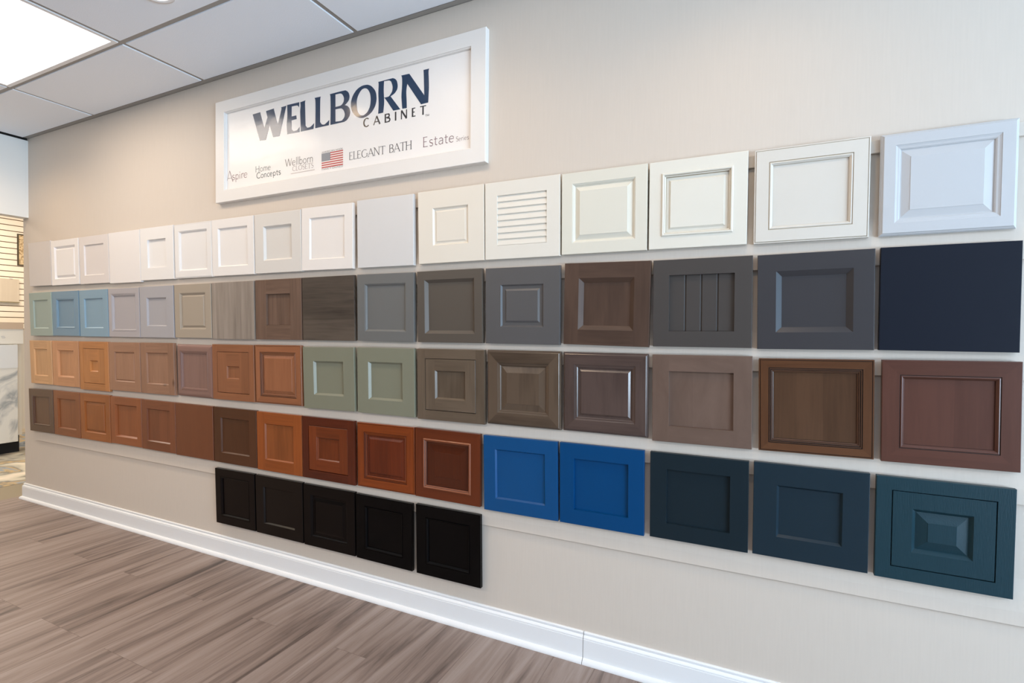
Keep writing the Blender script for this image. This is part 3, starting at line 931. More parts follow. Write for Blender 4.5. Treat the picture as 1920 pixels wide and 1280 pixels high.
SPECS = {
    # top row, whites
    (1, 1): dict(style='slab', m=P(208, 200, 196, rough=0.18), label='glossy pale grey white plain slab door at far left end of the top row'),
    (1, 2): dict(m=P(236, 232, 230, rough=0.2), s=.047, prof='bevel12', panel=('raised', .004, .012, -.003), mitre=True, label='bright glossy white raised panel door, second from left in the top row'),
    (1, 3): dict(m=P(222, 214, 210, rough=0.3), s=.061, prof='bevel', label='pale grey white recessed panel door beside the bright glossy raised one'),
    (1, 4): dict(style='slab', m=P(232, 226, 222), label='matte white plain slab door with no panel, fourth from left in the top row'),
    (1, 5): dict(m=P(232, 228, 224), s=.080, prof='step', label='white door with small recessed panel and very wide frame, right of the plain slab'),
    (1, 6): dict(m=P(230, 226, 222), s=.045, prof='ogee', mitre=True, edge='line', label='white door with moulded narrow frame below and left of the sign corner'),
    (1, 7): dict(m=P(232, 227, 222), s=.054, prof='bevel8', label='white chamfered recessed panel door under the left end of the sign'),
    (1, 8): dict(m=P(216, 211, 204), s=.072, prof='bevel12', label='slightly greyer white door with wide frame and deep sloped recess under the sign'),
    (1, 9): dict(m=P(232, 226, 220), s=.058, prof='bevel', label='white recessed panel door left of the pale grey slab under the sign'),
    (1, 10): dict(style='slab', m=P(212, 210, 208, rough=0.35), label='pale cool grey plain slab door in the middle of the top row'),
    (1, 11): dict(m=P(226, 218, 204), s=.084, prof='bevel', panel=('raised', .006, .007, -.004), label='cream white door with a small raised panel, left of the louvered door'),
    (1, 12): dict(m=P(226, 220, 208), s=.061, prof='step', panel=('louver',), label='cream white louvered door with seven horizontal slat lines'),
    (1, 13): dict(m=P(220, 215, 200), s=.047, prof='ogee', panel=('raised', .003, .018, -.001), mitre=True, label='ivory raised panel door with sloped field, right of the louvered door'),
    (1, 14): dict(m=P(224, 219, 206), s=.048, prof='applied', molding=True, panel=('raised', .010, .006, -.003), mitre=True, glaze=(160, 146, 120), label='ivory door with a proud glazed moulding framing a raised panel'),
    (1, 15): dict(m=P(214, 207, 196), s=.047, prof='bead', edge='line', mitre=True, glaze=(176, 162, 140), label='antique white flat panel door with thin glazed beads, second from right in the top row'),
    (1, 16): dict(m=P(192, 192, 193), s=.040, prof='cove', panel=('raised', .003, .022, -.002), edge='ogee', mitre=True, label='large cool grey white raised panel door at far right end of the top row'),
    # second row, greys
    (2, 1): dict(m=P(154, 168, 160), s=.058, prof='bevel', label='pale sage grey door at far left end of the second row'),
    (2, 2): dict(m=P(116, 144, 164), s=.056, prof='bead', mitre=True, label='slate blue door with a bright moulding edge, second from left in the second row'),
    (2, 3): dict(m=P(130, 158, 176), s=.062, prof='bevel', label='powder blue recessed panel door between the slate blue and mauve grey doors'),
    (2, 4): dict(m=P(170, 164, 166), s=.038, prof='triple', mitre=True, label='mauve grey door with narrow frame and double moulding lines, right of the powder blue door'),
    (2, 5): dict(m=P(166, 163, 166), s=.076, prof='bevel8', label='light warm grey door with small deep recess, left of the beige raised panel door'),
    (2, 6): dict(m=P(164, 151, 135), s=.054, prof='ogee', panel=('raised', .003, .010, -.003), mitre=True, label='beige taupe raised panel door left of the vertical grain grey wood slab'),
    (2, 7): dict(style='slab', m=Wd(166, 153, 141, dark=.6, fine=55, along=2.2, coat=0, rough=.55), label='light grey wood grain slab door with vertical grain'),
    (2, 8): dict(m=Wd(120, 95, 80, dark=.55, fine=60, along=3, coat=0, rough=.5, knots=.5), s=(.088, .083), prof='step', label='medium brown rustic wood recessed panel door between the two wood grain slabs'),
    (2, 9): dict(style='slab', grain='x', m=Wd(72, 63, 55, dark=.55, light=2.0, fine=38, along=2.5, coat=0, rough=.5), label='very dark grey brown wood slab door with horizontal grain'),
    (2, 10): dict(m=P(106, 106, 104), s=.050, prof='ogee', mitre=True, label='mid grey door with thin shiny moulding, right of the dark horizontal grain slab'),
    (2, 11): dict(m=P(86, 78, 70), s=.042, prof='wide', mitre=True, label='brownish grey door with wide sloped recess, left of the small raised panel grey door'),
    (2, 12): dict(m=P(86, 84, 84), s=.076, prof='bevel', panel=('raised', .013, .008, -.002), label='neutral grey door with a small raised square panel'),
    (2, 13): dict(m=Wd(86, 66, 55, dark=.45, blotch=.5, fine=50, rough=.45, coat=0), s=.063, prof='wide2', label='dark brown stained wood door with deep sloped recess, hung slightly crooked'),
    (2, 14): dict(m=P(72, 67, 64, spec=.25, rough=.4), s=.060, prof='step', panel=('bead', (-.058, .0, .058)), label='charcoal beadboard door with three vertical grooves'),
    (2, 15): dict(m=P(62, 60, 62, spec=.25, rough=.35), s=.060, prof='wide2', mitre=True, label='charcoal blue grey door with wide sloped recess, second from right in the second row'),
    (2, 16): dict(style='slab', m=P(27, 31, 41, spec=.12, rough=.4), label='near black navy plain slab door at far right end of the second row'),
    # third row
    (3, 1): dict(m=Wd(222, 172, 124, dark=.78, rough=.4), s=.064, prof='bevel', label='pale natural wood door at far left end of the third row'),
    (3, 2): dict(m=Wd(206, 150, 108, dark=.82, rough=.4), s=.069, prof='bevel12', label='light tan wood door with sloped recess, second from left in the third row'),
    (3, 3): dict(style='inset', m=Wd(192, 128, 74, dark=.75, rough=.35), s=.050, s2=.084, prof='bevel8', label='golden oak inset door with a tiny recessed centre'),
    (3, 4): dict(m=Wd(166, 124, 98, dark=.85, rough=.4), s=.066, prof='bevel', panel=('raised', .002, .004, -.004), label='dusty tan wood door with slightly raised panel, right of the golden oak inset door'),
    (3, 5): dict(m=Wd(160, 120, 96, dark=.75, rough=.45, knots=.8), s=.065, prof='bevel', label='knotty greyish tan wood recessed panel door in the third row'),
    (3, 6): dict(m=Wd(142, 110, 100, dark=.88, rough=.35), s=.042, prof='triple', edge='round', mitre=True, label='mauve brown wood door with thick rounded frame edges'),
    (3, 7): dict(style='inset', m=Wd(150, 97, 66, dark=.75, rough=.35), s=.043, s2=.084, prof='bevel', label='reddish tan inset wood door with small square recess, right of the rounded mauve door'),
    (3, 8): dict(m=Wd(158, 102, 70, dark=.8, rough=.3), s=.040, prof='triple', panel=('raised', .003, .016, -.002), edge='line', mitre=True, glaze=(48, 26, 18), label='warm chestnut raised panel door with dark glazed mouldings, left of the sage green doors'),
    (3, 9): dict(m=P(126, 126, 108, rough=.35), s=.076, prof='bevel12', label='sage green recessed panel door, the left of the two'),
    (3, 10): dict(m=P(126, 126, 108, rough=.35), s=.073, prof='bevel12', label='sage green recessed panel door, the right of the two'),
    (3, 11): dict(style='inset', m=Wd(106, 91, 76, dark=.55, blotch=.5, rough=.35), s=.046, s2=.054, prof='bevel8', label='grey brown inset wood door with square recess, right of the sage green doors'),
    (3, 12): dict(m=Wd(96, 80, 66, dark=.5, blotch=.5, rough=.25, coat=.35), s=.055, prof='cove', panel=('raised', .003, .026, -.002), edge='ogee', mitre=True, label='smoky olive brown raised panel door with shiny moulded outer edge'),
    (3, 13): dict(m=Wd(88, 72, 66, dark=.5, blotch=.5, rough=.25, coat=.35), s=.050, prof='cove', panel=('raised', .006, .008, -.003), edge='ogee', mitre=True, label='purplish dark brown raised panel door with shiny moulded edges'),
    (3, 14): dict(m=Wd(116, 94, 82, dark=.8, rough=.45, fine=18, along=6, coat=0), s=.063, prof='step', label='flat weathered brown shaker door, third from right in the third row'),
    (3, 15): dict(mframe=(98, 64, 42), mmold=(96, 66, 48), mpanel=(90, 64, 46), m=Wd(94, 60, 42, dark=.7, rough=.3), s=.032, prof='triple', edge='line', mitre=True, glaze=(26, 15, 11), molding=True, label='rich brown door with triple moulding and black glazed outline'),
    (3, 16): dict(m=Wd(92, 58, 47, dark=.8, rough=.35), s=.048, prof='bead', mitre=True, glaze=(48, 30, 26), label='reddish brown moulded door at far right end of the third row'),
    # fourth row
    (4, 1): dict(mframe=(98, 72, 56), m=Wd(106, 74, 54, dark=.8, rough=.35), s=.052, prof='bead', mitre=True, label='dull dark brown door with bright moulding lines at far left end of the fourth row'),
    (4, 2): dict(m=Wd(142, 84, 48, dark=.8, rough=.35), s=.056, prof='bevel8', label='medium russet wood door, second from left in the fourth row'),
    (4, 3): dict(m=Wd(158, 92, 44, dark=.72, rough=.3), s=.055, prof='bevel8', panel=('raised', .004, .012, -.003), label='honey orange raised panel wood door, third from left in the fourth row'),
    (4, 4): dict(m=Wd(148, 86, 50, dark=.78, rough=.3), s=.053, prof='bevel12', label='warm orange brown recessed panel door, fourth from left in the fourth row'),
    (4, 5): dict(m=Wd(128, 76, 50, dark=.75, rough=.35), s=.057, prof='bevel', label='brown wood recessed panel door left of the plain brown slab'),
    (4, 6): dict(style='slab', m=Wd(122, 72, 46, dark=.9, light=1.06, rough=.35), label='plain reddish brown wood slab door in the fourth row'),
    (4, 7): dict(m=Wd(86, 52, 32, dark=.8, rough=.3), s=.062, prof='bevel', label='dark cocoa recessed panel door right of the plain brown slab'),
    (4, 8): dict(mpanel=(148, 84, 44), m=Wd(154, 82, 38, dark=.7, rough=.3), s=.065, prof='bevel', label='bright orange cherry wood door with lighter flat panel'),
    (4, 9): dict(mframe=(84, 33, 15), style='inset', m=Wd(116, 53, 22, dark=.65, light=1.3, rough=.25, coat=.35), s=.046, s2=.056, prof='ogee', label='glossy dark cherry inset door with square recess and an orange stile'),
    (4, 10): dict(mframe=(140, 65, 24), mpanel=(102, 41, 17), m=Wd(130, 58, 24, dark=.65, light=1.2, rough=.25, coat=.35), s=.045, prof='triple', panel=('raised', .010, .010, -.003), edge='line', mitre=True, glaze=(62, 24, 12), label='glossy red cherry raised panel door with many moulding lines'),
    (4, 11): dict(mpanel=(80, 33, 14), mmold=(148, 86, 58), m=Wd(102, 45, 20, dark=.78, rough=.28, coat=.35), s=.048, prof='applied', molding=True, panel=('raised', .012, .034, -.005), mitre=True, glaze=(56, 24, 14), label='dark red cherry door with a proud pinkish moulding, left of the bright blue doors'),
    (4, 12): dict(m=P(3, 71, 122, spec=.35, rough=.35), s=.059, prof='bevel', label='bright blue recessed panel door with a shiny left inner edge'),
    (4, 13): dict(m=P(2, 64, 112, spec=.2, rough=.4), s=.063, prof='step', label='bright blue square edged shaker door next to the teal black one'),
    (4, 14): dict(m=P(24, 37, 44, spec=.2, rough=.4), s=.063, prof='step', label='dark slate navy shaker door with square recess, right of the bright blue pair'),
    (4, 15): dict(m=P(25, 42, 52, spec=.3, rough=.35), s=.076, prof='bevel8', label='navy blue door with small chamfered recess, second from right in the fourth row'),
    (4, 16): dict(style='inset', m=P(25, 53, 62, spec=.3, rough=.38, bump=.22, bscale=(5, 5, .4)), s=.043, s2=.053, prof='bevel12', panel=('raised', .001, .030, -.001), label='teal navy inset door with a pyramid shaped centre at lower right'),
    # bottom row, blacks
    (5, 7): dict(m=P(9, 5, 5, spec=.2, rough=.22), s=.047, prof='bead', mitre=True, label='espresso black moulded door at left end of the bottom row'),
    (5, 8): dict(m=P(9, 5, 4, spec=.3, rough=.25), s=.063, prof='bevel', label='espresso black plain shaker door, second from left in the bottom row'),
    (5, 9): dict(m=P(8, 5, 5, spec=.2, rough=.25), s=.052, prof='ogee', panel=('raised', .008, .016, -.003), mitre=True, label='black raised panel door in the middle of the bottom row'),
    (5, 10): dict(m=P(5, 5, 6, spec=.14, rough=.16), s=.055, prof='bead', mitre=True, label='jet black beaded door, second from right in the bottom row'),
    (5, 11): dict(m=P(5, 5, 6, spec=.14, rough=.16), s=.056, prof='bead', mitre=True, label='jet black beaded door at right end of the bottom row'),
}
for key in sorted(SPECS):
    make_door(key, SPECS[key])

# ------------------------------------------------------------------ framed sign
SX0, SX1, SZ0, SZ1 = -3.008, -1.131, 2.180, 2.7905
SCX = (SX0 + SX1) / 2
sign = thing('wall_sign', 'long white framed sign with dark blue lettering above the sample doors', 'sign', (SCX, 0, SZ0))
M_FRAME = paint('sign_frame_paint', (230, 226, 221), 0.4)


def banner_mat(name, rgb, rough, coat):
    m, nt, b = newmat(name)
    b.inputs['Base Color'].default_value = (*lin(rgb), 1)
    b.inputs['Roughness'].default_value = rough
    b.inputs['Coat Weight'].default_value = coat
    b.inputs['Coat Roughness'].default_value = 0.08
    tc = N(nt, 'ShaderNodeTexCoord')
    mp = N(nt, 'ShaderNodeMapping')
    mp.inputs['Scale'].default_value = (4.5, 1, 9)
    mp.inputs['Rotation'].default_value = (0, 0.6, 0)
    nz = N(nt, 'ShaderNodeTexNoise')
    nz.inputs['Scale'].default_value = 1.3
    nz.inputs['Detail'].default_value = 1.5
    bp = N(nt, 'ShaderNodeBump')
    bp.inputs['Strength'].default_value = 0.5
    bp.inputs['Distance'].default_value = 0.004
    nt.links.new(tc.outputs['Object'], mp.inputs['Vector'])
    nt.links.new(mp.outputs[0], nz.inputs['Vector'])
    nt.links.new(nz.outputs['Fac'], bp.inputs['Height'])
    nt.links.new(bp.outputs[0], b.inputs['Normal'])
    nt.links.new(bp.outputs[0], b.inputs['Coat Normal'])
    return m


sw, sh = SX1 - SX0, SZ1 - SZ0
fr = [(0, 0, -.030), (0, 0, -.002), (.002, .002, 0), (.078, .070, 0), (.0785, .0705, -.004), (.083, .075, -.007), (.084, .076, -.020)]
for side in 'LRBT':
    mb = MB()
    for k in range(len(fr) - 1):
        strip(mb, side, sw, sh, .030, fr[k], fr[k + 1], 'z')
    mb.build('frame_side', M_FRAME, sign)
LYS = -0.0125
mb = MB()
mb.box(-sw / 2 + .07, sw / 2 - .07, -0.012, -0.004, .062, sh - .062)
mb.build('banner', banner_mat('banner_vinyl', (240, 236, 232), 0.35, 0.15), sign)


def fill_mesh(name, loops_list, mat, y):
    """Flat lettering with a little thickness, from outlines (outer loop first, then holes)."""
    cu = bpy.data.curves.new(name, 'CURVE')
    cu.dimensions = '2D'
    cu.fill_mode = 'BOTH'
    cu.extrude = 0.0003
    for loops in loops_list:
        for lp in loops:
            sp = cu.splines.new('POLY')
            sp.points.add(len(lp) - 1)
            for p, (x, z) in zip(sp.points, lp):
                p.co = (x, z, 0, 1)
            sp.use_cyclic_u = True
    tmp = bpy.data.objects.new('tmp', cu)
    COL.objects.link(tmp)
    dg = bpy.context.evaluated_depsgraph_get()
    me = bpy.data.meshes.new_from_object(tmp.evaluated_get(dg))
    bpy.data.objects.remove(tmp)
    bpy.data.curves.remove(cu)
    me.name = name
    me.transform(Matrix(((1, 0, 0, 0), (0, 0, -1, y), (0, 1, 0, 0), (0, 0, 0, 1))))
    me.materials.clear()
    me.materials.append(mat)
    o = bpy.data.objects.new(name, me)
    COL.objects.link(o)
    o.parent = sign
    return o


def smooth(lp, sharp=38.0, n=3):
    """Catmull-Rom through the points, keeping corners sharper than `sharp` degrees."""
    m = len(lp)
    out = []
    def ang(i):
        a, b, c = lp[i - 1], lp[i], lp[(i + 1) % m]
        u = (b[0] - a[0], b[1] - a[1])
        v = (c[0] - b[0], c[1] - b[1])
        lu, lv = math.hypot(*u), math.hypot(*v)
        return math.degrees(math.acos(max(-1, min(1, (u[0] * v[0] + u[1] * v[1]) / (lu * lv)))))
    corner = [ang(i) > sharp for i in range(m)]
    for i in range(m):
        p1, p2 = lp[i], lp[(i + 1) % m]
        p0 = p1 if corner[i] else lp[i - 1]
        p3 = p2 if corner[(i + 1) % m] else lp[(i + 2) % m]
        for k in range(n):
            t = k / n
            out.append(tuple(0.5 * (2 * p1[j] + (p2[j] - p0[j]) * t + (2 * p0[j] - 5 * p1[j] + 4 * p2[j] - p3[j]) * t * t
                                    + (3 * p1[j] - p0[j] - 3 * p2[j] + p3[j]) * t ** 3) for j in (0, 1)))
    return out


M_NAVY = banner_mat('navy_vinyl', (16, 50, 82), 0.25, 0.35)
for L_ in LETTERS:
    loops = [smooth([(x - SCX, z - SZ0) for x, z in lp]) for lp in L_]
    fill_mesh('letter', [loops], M_NAVY, LYS)


# thin pen-stroke alphabet for the smaller lines
def arc(cx, cy, rx, ry, a0, a1, n=14):
    return [(cx + rx * math.cos(math.radians(a0 + (a1 - a0) * k / n)), cy + ry * math.sin(math.radians(a0 + (a1 - a0) * k / n))) for k in range(n + 1)]


def glyph(ch, T, t, serif):
    """(advance, strokes); the cap height is 1, each stroke a list of points with a pen width."""
    S = []
    def st(pts, w):
        S.append((pts, w))
    def sf(x, y):
        if serif:
            st([(x - T * .5 - .055, y), (x + T * .5 + .055, y)], t * .8)
    X = 0.62
    adv = 0.6
    if ch == 'E':
        st([(.12, 0), (.12, 1)], T); st([(.06, 1 - t / 2), (.50, 1 - t / 2)], t); st([(.12, .52), (.43, .52)], t); st([(.06, t / 2), (.54, t / 2)], t)
        if serif:
            st([(.49, 1), (.50, .86)], t * .7); st([(.53, 0), (.56, .16)], t * .7)
        adv = .62
    elif ch == 'L':
        st([(.12, 0), (.12, 1)], T); st([(.06, t / 2), (.50, t / 2)], t); sf(.12, 1)
        if serif:
            st([(.49, 0), (.52, .16)], t * .7)
        adv = .56
    elif ch == 'G':
        st(arc(.48, .5, .40, .48, 50, 180), t * 1.2); st(arc(.48, .5, .40, .48, 130, 230), T); st(arc(.48, .5, .40, .48, 180, 320), t * 1.2)
        st([(.80, .10), (.80, .46)], T * .9); sf(.80, .46); adv = .96
    elif ch == 'C':
        st(arc(.46, .5, .38, .48, 48, 180), t * 1.2); st(arc(.46, .5, .38, .48, 125, 235), T); st(arc(.46, .5, .38, .48, 180, 315), t * 1.2)
        adv = .80
    elif ch == 'A':
        st([(.04, 0), (.38, 1)], t * 1.1); st([(.37, 1), (.74, 0)], T); st([(.16, .34), (.62, .34)], t)
        if serif:
            sf(.04, 0); sf(.74, 0)
        adv = .80
    elif ch == 'N':
        st([(.12, 0), (.12, 1)], t * 1.3); st([(.12, 1), (.72, 0)], T); st([(.72, 0), (.72, 1)], t * 1.3)
        if serif:
            sf(.12, 0); sf(.06, 1); sf(.72, 1)
        adv = .86
    elif ch == 'T':
        st([(.36, 0), (.36, 1)], T); st([(.02, 1 - t / 2), (.70, 1 - t / 2)], t); sf(.36, 0)
        if serif:
            st([(.03, 1), (.0, .86)], t * .7); st([(.69, 1), (.72, .86)], t * .7)
        adv = .72
    elif ch == 'B':
        st([(.12, 0), (.12, 1)], T)
        st([(.08, 1 - t / 2), (.30, 1 - t / 2)] + arc(.30, .76, .22, .24 - t / 2, 90, -90) + [(.12, .53)], t * 1.1); st(arc(.30, .76, .22, .22, 60, -60), T * .9)
        st([(.30, .53)] + arc(.32, .27, .26, .27 - t / 2, 90, -90) + [(.08, t / 2)], t * 1.1); st(arc(.32, .27, .26, .25, 60, -60), T * .9)
        adv = .66
    elif ch == 'H':
        st([(.12, 0), (.12, 1)], T); st([(.68, 0), (.68, 1)], T); st([(.12, .52), (.68, .52)], t)
        for x in (.12, .68):
            sf(x, 0); sf(x, 1)
        adv = .82
    elif ch == 'S':
        st(arc(.30, .75, .20, .23, 35, 270), t * 1.3); st(arc(.30, .26, .22, .25, 90, -145), t * 1.3); st([(.16, .62), (.44, .40)], T); adv = .58
    elif ch == 'W':
        st([(.02, 1), (.28, 0)], T); st([(.28, 0), (.50, 1)], t * 1.1); st([(.50, 1), (.76, 0)], T); st([(.76, 0), (1.0, 1)], t * 1.1)
        sf(.02, 1); sf(.50, 1); sf(1.0, 1); adv = 1.04
    elif ch == 'O':
        st(arc(.45, .5, .37, .48, 0, 360, 24), t * 1.2); st(arc(.45, .5, .37, .48, 130, 230), T); st(arc(.45, .5, .37, .48, -50, 50), T); adv = .90
    elif ch == 'I':
        st([(.14, 0), (.14, 1)], T); adv = .28
    elif ch == 'M':
        st([(.10, 0), (.10, 1)], t * 1.2); st([(.10, 1), (.43, .1)], T); st([(.43, .1), (.76, 1)], t * 1.2); st([(.76, 0), (.76, 1)], T); adv = .88
    elif ch == 'R':
        st([(.12, 0), (.12, 1)], T); st([(.08, 1 - t / 2), (.30, 1 - t / 2)] + arc(.30, .74, .23, .24, 90, -90) + [(.12, .50)], t * 1.2); st(arc(.30, .74, .23, .22, 60, -60), T); st([(.28, .5), (.60, 0)], T); adv = .64
    elif ch == 'F':
        st([(.12, 0), (.12, 1)], T); st([(.08, 1 - t / 2), (.52, 1 - t / 2)], t); st([(.12, .52), (.44, .52)], t); adv = .56
    elif ch == 'D':
        st([(.12, 0), (.12, 1)], T); st([(.08, 1 - t / 2), (.26, 1 - t / 2)] + arc(.30, .5, .38, .47, 90, -90) + [(.08, t / 2)], t * 1.2); st(arc(.30, .5, .38, .47, 50, -50), T); adv = .76
    elif ch == 'Y':
        st([(.32, 0), (.32, .48)], T); st([(.02, 1), (.32, .46)], T); st([(.32, .46), (.62, 1)], t); adv = .64
    elif ch == 'a':
        st([(.46, 0), (.46, .44)] + arc(.28, .44, .18, .18, 0, 150), T * .8); st(arc(.26, .18, .18, .17, 80, 280) + [(.44, .12)], T * .7); st([(.26, .35), (.46, .38)], t); adv = .56
    elif ch == 's':
        st(arc(.24, .47, .15, .15, 30, 270), t * 1.2); st(arc(.24, .16, .16, .16, 90, -150), t * 1.2); st([(.14, .38), (.35, .24)], T * .9); adv = .46
    elif ch == 't':
        st([(.18, .84), (.18, .14)] + arc(.30, .14, .12, .12, 180, 300), T * .85); st([(.04, .60), (.38, .60)], t); adv = .42
    elif ch == 'e':
        st(arc(.29, .31, .23, .30, -45, -340, 20), T * .7); st(arc(.29, .31, .23, .30, 130, 240), T * .9); st([(.08, .34), (.51, .34)], t); adv = .58
    elif ch == 'i':
        st([(.12, 0), (.12, X)], T * .85); st([(.12, .80), (.12, .90)], T); sf(.12, 0); adv = .26
    elif ch == 'r':
        st([(.12, 0), (.12, X)], T * .85); st(arc(.30, .38, .18, .23, 180, 50), t * 1.4); sf(.12, 0); adv = .40
    elif ch == 'p':
        st([(.12, -.36), (.12, X)], T * .85); st(arc(.30, .31, .20, .30, 150, -150, 18), T * .75); sf(.12, -.36); adv = .58
    elif ch == 'l':
        st([(.12, 0), (.12, 1.04)], T * .85); sf(.12, 0); adv = .24
    elif ch == 'b':
        st([(.12, 0), (.12, 1.04)], T * .85); st(arc(.30, .31, .20, .30, 150, -150, 18), T * .75); adv = .58
    elif ch == 'o':
        st(arc(.29, .31, .22, .30, 0, 360, 22), T * .75); adv = .58
    elif ch == 'n':
        st([(.12, 0), (.12, X)], T * .85); st(arc(.29, .40, .17, .22, 180, 0) + [(.46, 0)], T * .8); sf(.12, 0); sf(.46, 0); adv = .58
    elif ch == 'm':
        st([(.12, 0), (.12, X)], T * .85); st(arc(.26, .42, .14, .20, 180, 0) + [(.40, 0)], T * .8); st(arc(.54, .42, .14, .20, 180, 0) + [(.68, 0)], T * .8); adv = .80
    elif ch == 'c':
        st(arc(.30, .31, .22, .30, 50, 310, 16), T * .75); adv = .50
    elif ch == ' ':
        adv = .34
    return adv, S


def text_mesh(name, txt, x0, x1, z, cap, mat, T=.12, t=.05, serif=True, gap=.0, parent=None, y=LYS, plane='y', dz=0.0):
    """Writes txt between x0 and x1 with baseline z and cap height cap."""
    W_, items = 0.0, []
    for ch in txt:
        a, S = glyph(ch, T, t, serif)
        items.append((W_, S))
        W_ += a + gap
    W_ -= gap
    kx = (x1 - x0) / W_
    mb = MB()
    yo = y
    for ox, S in items:
        for pts, w in S:
            yo += -1.5e-5 if plane == 'y' else 1.5e-5
            n = len(pts)
            L_, R_ = [], []
            for i in range(n):
                a, b = pts[max(i - 1, 0)], pts[min(i + 1, n - 1)]
                dx, dy = (b[0] - a[0]) * kx, (b[1] - a[1]) * cap
                d = math.hypot(dx, dy) or 1.0
                nx, ny = -dy / d * w * cap / 2, dx / d * w * cap / 2
                px, py = x0 + (ox + pts[i][0]) * kx, z + pts[i][1] * cap
                L_.append((px + nx, py + ny))
                R_.append((px - nx, py - ny))
            for i in range(n - 1):
                q = [L_[i], R_[i], R_[i + 1], L_[i + 1]]
                if plane == 'y':
                    mb.poly([(p[0], yo, p[1]) for p in q])
                else:
                    mb.poly([(yo, p[0], p[1]) for p in q])
    return mb.build(name, mat, parent, merge=False)


def ink(name, rgb):
    return paint(name, rgb, 0.35)


def sx(x):
    return x - SCX


def sz(z):
    return z - SZ0


M_DK = banner_mat('dark_ink', (42, 38, 40), 0.25, 0.6)
for ch, (xa, xb) in zip('CABINET', ((-1.8615, -1.8228), (-1.7955, -1.7495), (-1.7255, -1.6846), (-1.6600, -1.6471), (-1.6236, -1.5789), (-1.555, -1.5287), (-1.5064, -1.4683))):
    text_mesh('letter', ch, sx(xa), sx(xb), sz(2.460), .0440, M_DK, T=.20, t=.11, serif=False, parent=sign)
text_mesh('trademark', 'TM', sx(-1.4755), sx(-1.451), sz(2.4485), .0095, M_DK, T=.15, t=.12, serif=False, parent=sign)
text_mesh('small_lettering', 'A', sx(-2.932), sx(-2.868), sz(2.301), .068, ink('ink_maroon', (138, 108, 108)), T=.07, t=.035, serif=False, parent=sign)
text_mesh('small_lettering', 'spire', sx(-2.882), sx(-2.742), sz(2.311), .046, ink('ink_maroon', (140, 108, 108)), T=.10, t=.06, serif=False, parent=sign)
text_mesh('small_lettering', 'Home', sx(-2.6762), sx(-2.5457), sz(2.330), .036, ink('ink_grey', (112, 120, 118)), T=.11, t=.08, serif=False, parent=sign)
text_mesh('small_lettering', 'Concepts', sx(-2.6672), sx(-2.4642), sz(2.293), .034, ink('ink_green', (66, 80, 74)), T=.13, t=.09, serif=False, parent=sign)
text_mesh('small_lettering', 'Wellborn', sx(-2.4300), sx(-2.2132), sz(2.331), .042, ink('ink_brown', (112, 104, 98)), T=.10, t=.055, serif=False, parent=sign)
text_mesh('small_lettering', 'CLOSETS', sx(-2.3743), sx(-2.2112), sz(2.299), .027, ink('ink_mauve', (150, 128, 124)), T=.10, t=.055, serif=True, parent=sign)
mb = MB()
mb.box(sx(-2.385), sx(-2.203), LYS - .0002, LYS, sz(2.2845), sz(2.2880), 'x')
mb.build('underline', ink('ink_faint', (196, 184, 176)), sign)
text_mesh('small_lettering', 'ELEGANT', sx(-1.9586), sx(-1.7171), sz(2.304), .0408, ink('ink_dark', (88, 84, 86)), T=.10, t=.045, serif=True, gap=-.03, parent=sign)
text_mesh('small_lettering', 'BATH', sx(-1.6951), sx(-1.5514), sz(2.304), .0412, ink('ink_dark', (84, 80, 82)), T=.11, t=.05, serif=True, gap=-.03, parent=sign)
text_mesh('small_lettering', 'Estate', sx(-1.4893), sx(-1.3066), sz(2.3017), .0489, ink('ink_wine', (128, 98, 102)), T=.085, t=.06, serif=False, gap=.04, parent=sign)
text_mesh('small_lettering', 'Series', sx(-1.299), sx(-1.2275), sz(2.3015), .0225, ink('ink_pale', (150, 132, 130)), T=.10, t=.08, serif=False, gap=.05, parent=sign)

# flag emblem with its two tiny lines
fx0, fx1, fz0, fz1 = sx(-2.152), sx(-1.999), sz(2.286), sz(2.365)
M_RED = ink('flag_red', (190, 70, 66))
fl = boxobj('flag', fx0, fx1, LYS - .0001, LYS + .0004, fz0, fz1, ink('flag_white', (236, 226, 220)), sign)
sh_ = (fz1 - fz0) / 13
cx1 = fx0 + (fx1 - fx0) * .41
for k in range(0, 13, 2):
    z0 = fz1 - (k + 1) * sh_
    boxobj('stripe', cx1 if k < 7 else fx0, fx1, LYS - .0004, LYS - .0001, z0, z0 + sh_, M_RED, fl, 'x')
boxobj('canton', fx0, cx1, LYS - .0004, LYS - .0001, fz1 - 7 * sh_, fz1, ink('flag_blue', (112, 116, 124)), fl)
mb = MB()
for r in range(9):
    n = 6 if r % 2 == 0 else 5
    for c in range(n):
        px = fx0 + (cx1 - fx0) * ((c + .5) / 6 if n == 6 else (c + 1) / 6)
        pz = fz1 - 7 * sh_ * (r + 1) / 10
        pts = []
        for k in range(10):
            rr = .0026 if k % 2 == 0 else .0011
            pts.append((px + rr * math.sin(k * math.pi / 5), LYS - .0005, pz + rr * math.cos(k * math.pi / 5)))
        mb.poly(pts)
mb.build('stars', ink('flag_star', (214, 212, 212)), fl)
text_mesh('small_lettering', 'AMERICAN MADE', fx0, fx1, sz(2.3675), .0085, ink('ink_dark', (120, 104, 100)), T=.16, t=.10, serif=False, parent=sign)
text_mesh('small_lettering', 'FAMILY OWNED', fx0, fx1, sz(2.2755), .0085, ink('ink_dark', (110, 98, 96)), T=.16, t=.10, serif=False, parent=sign)

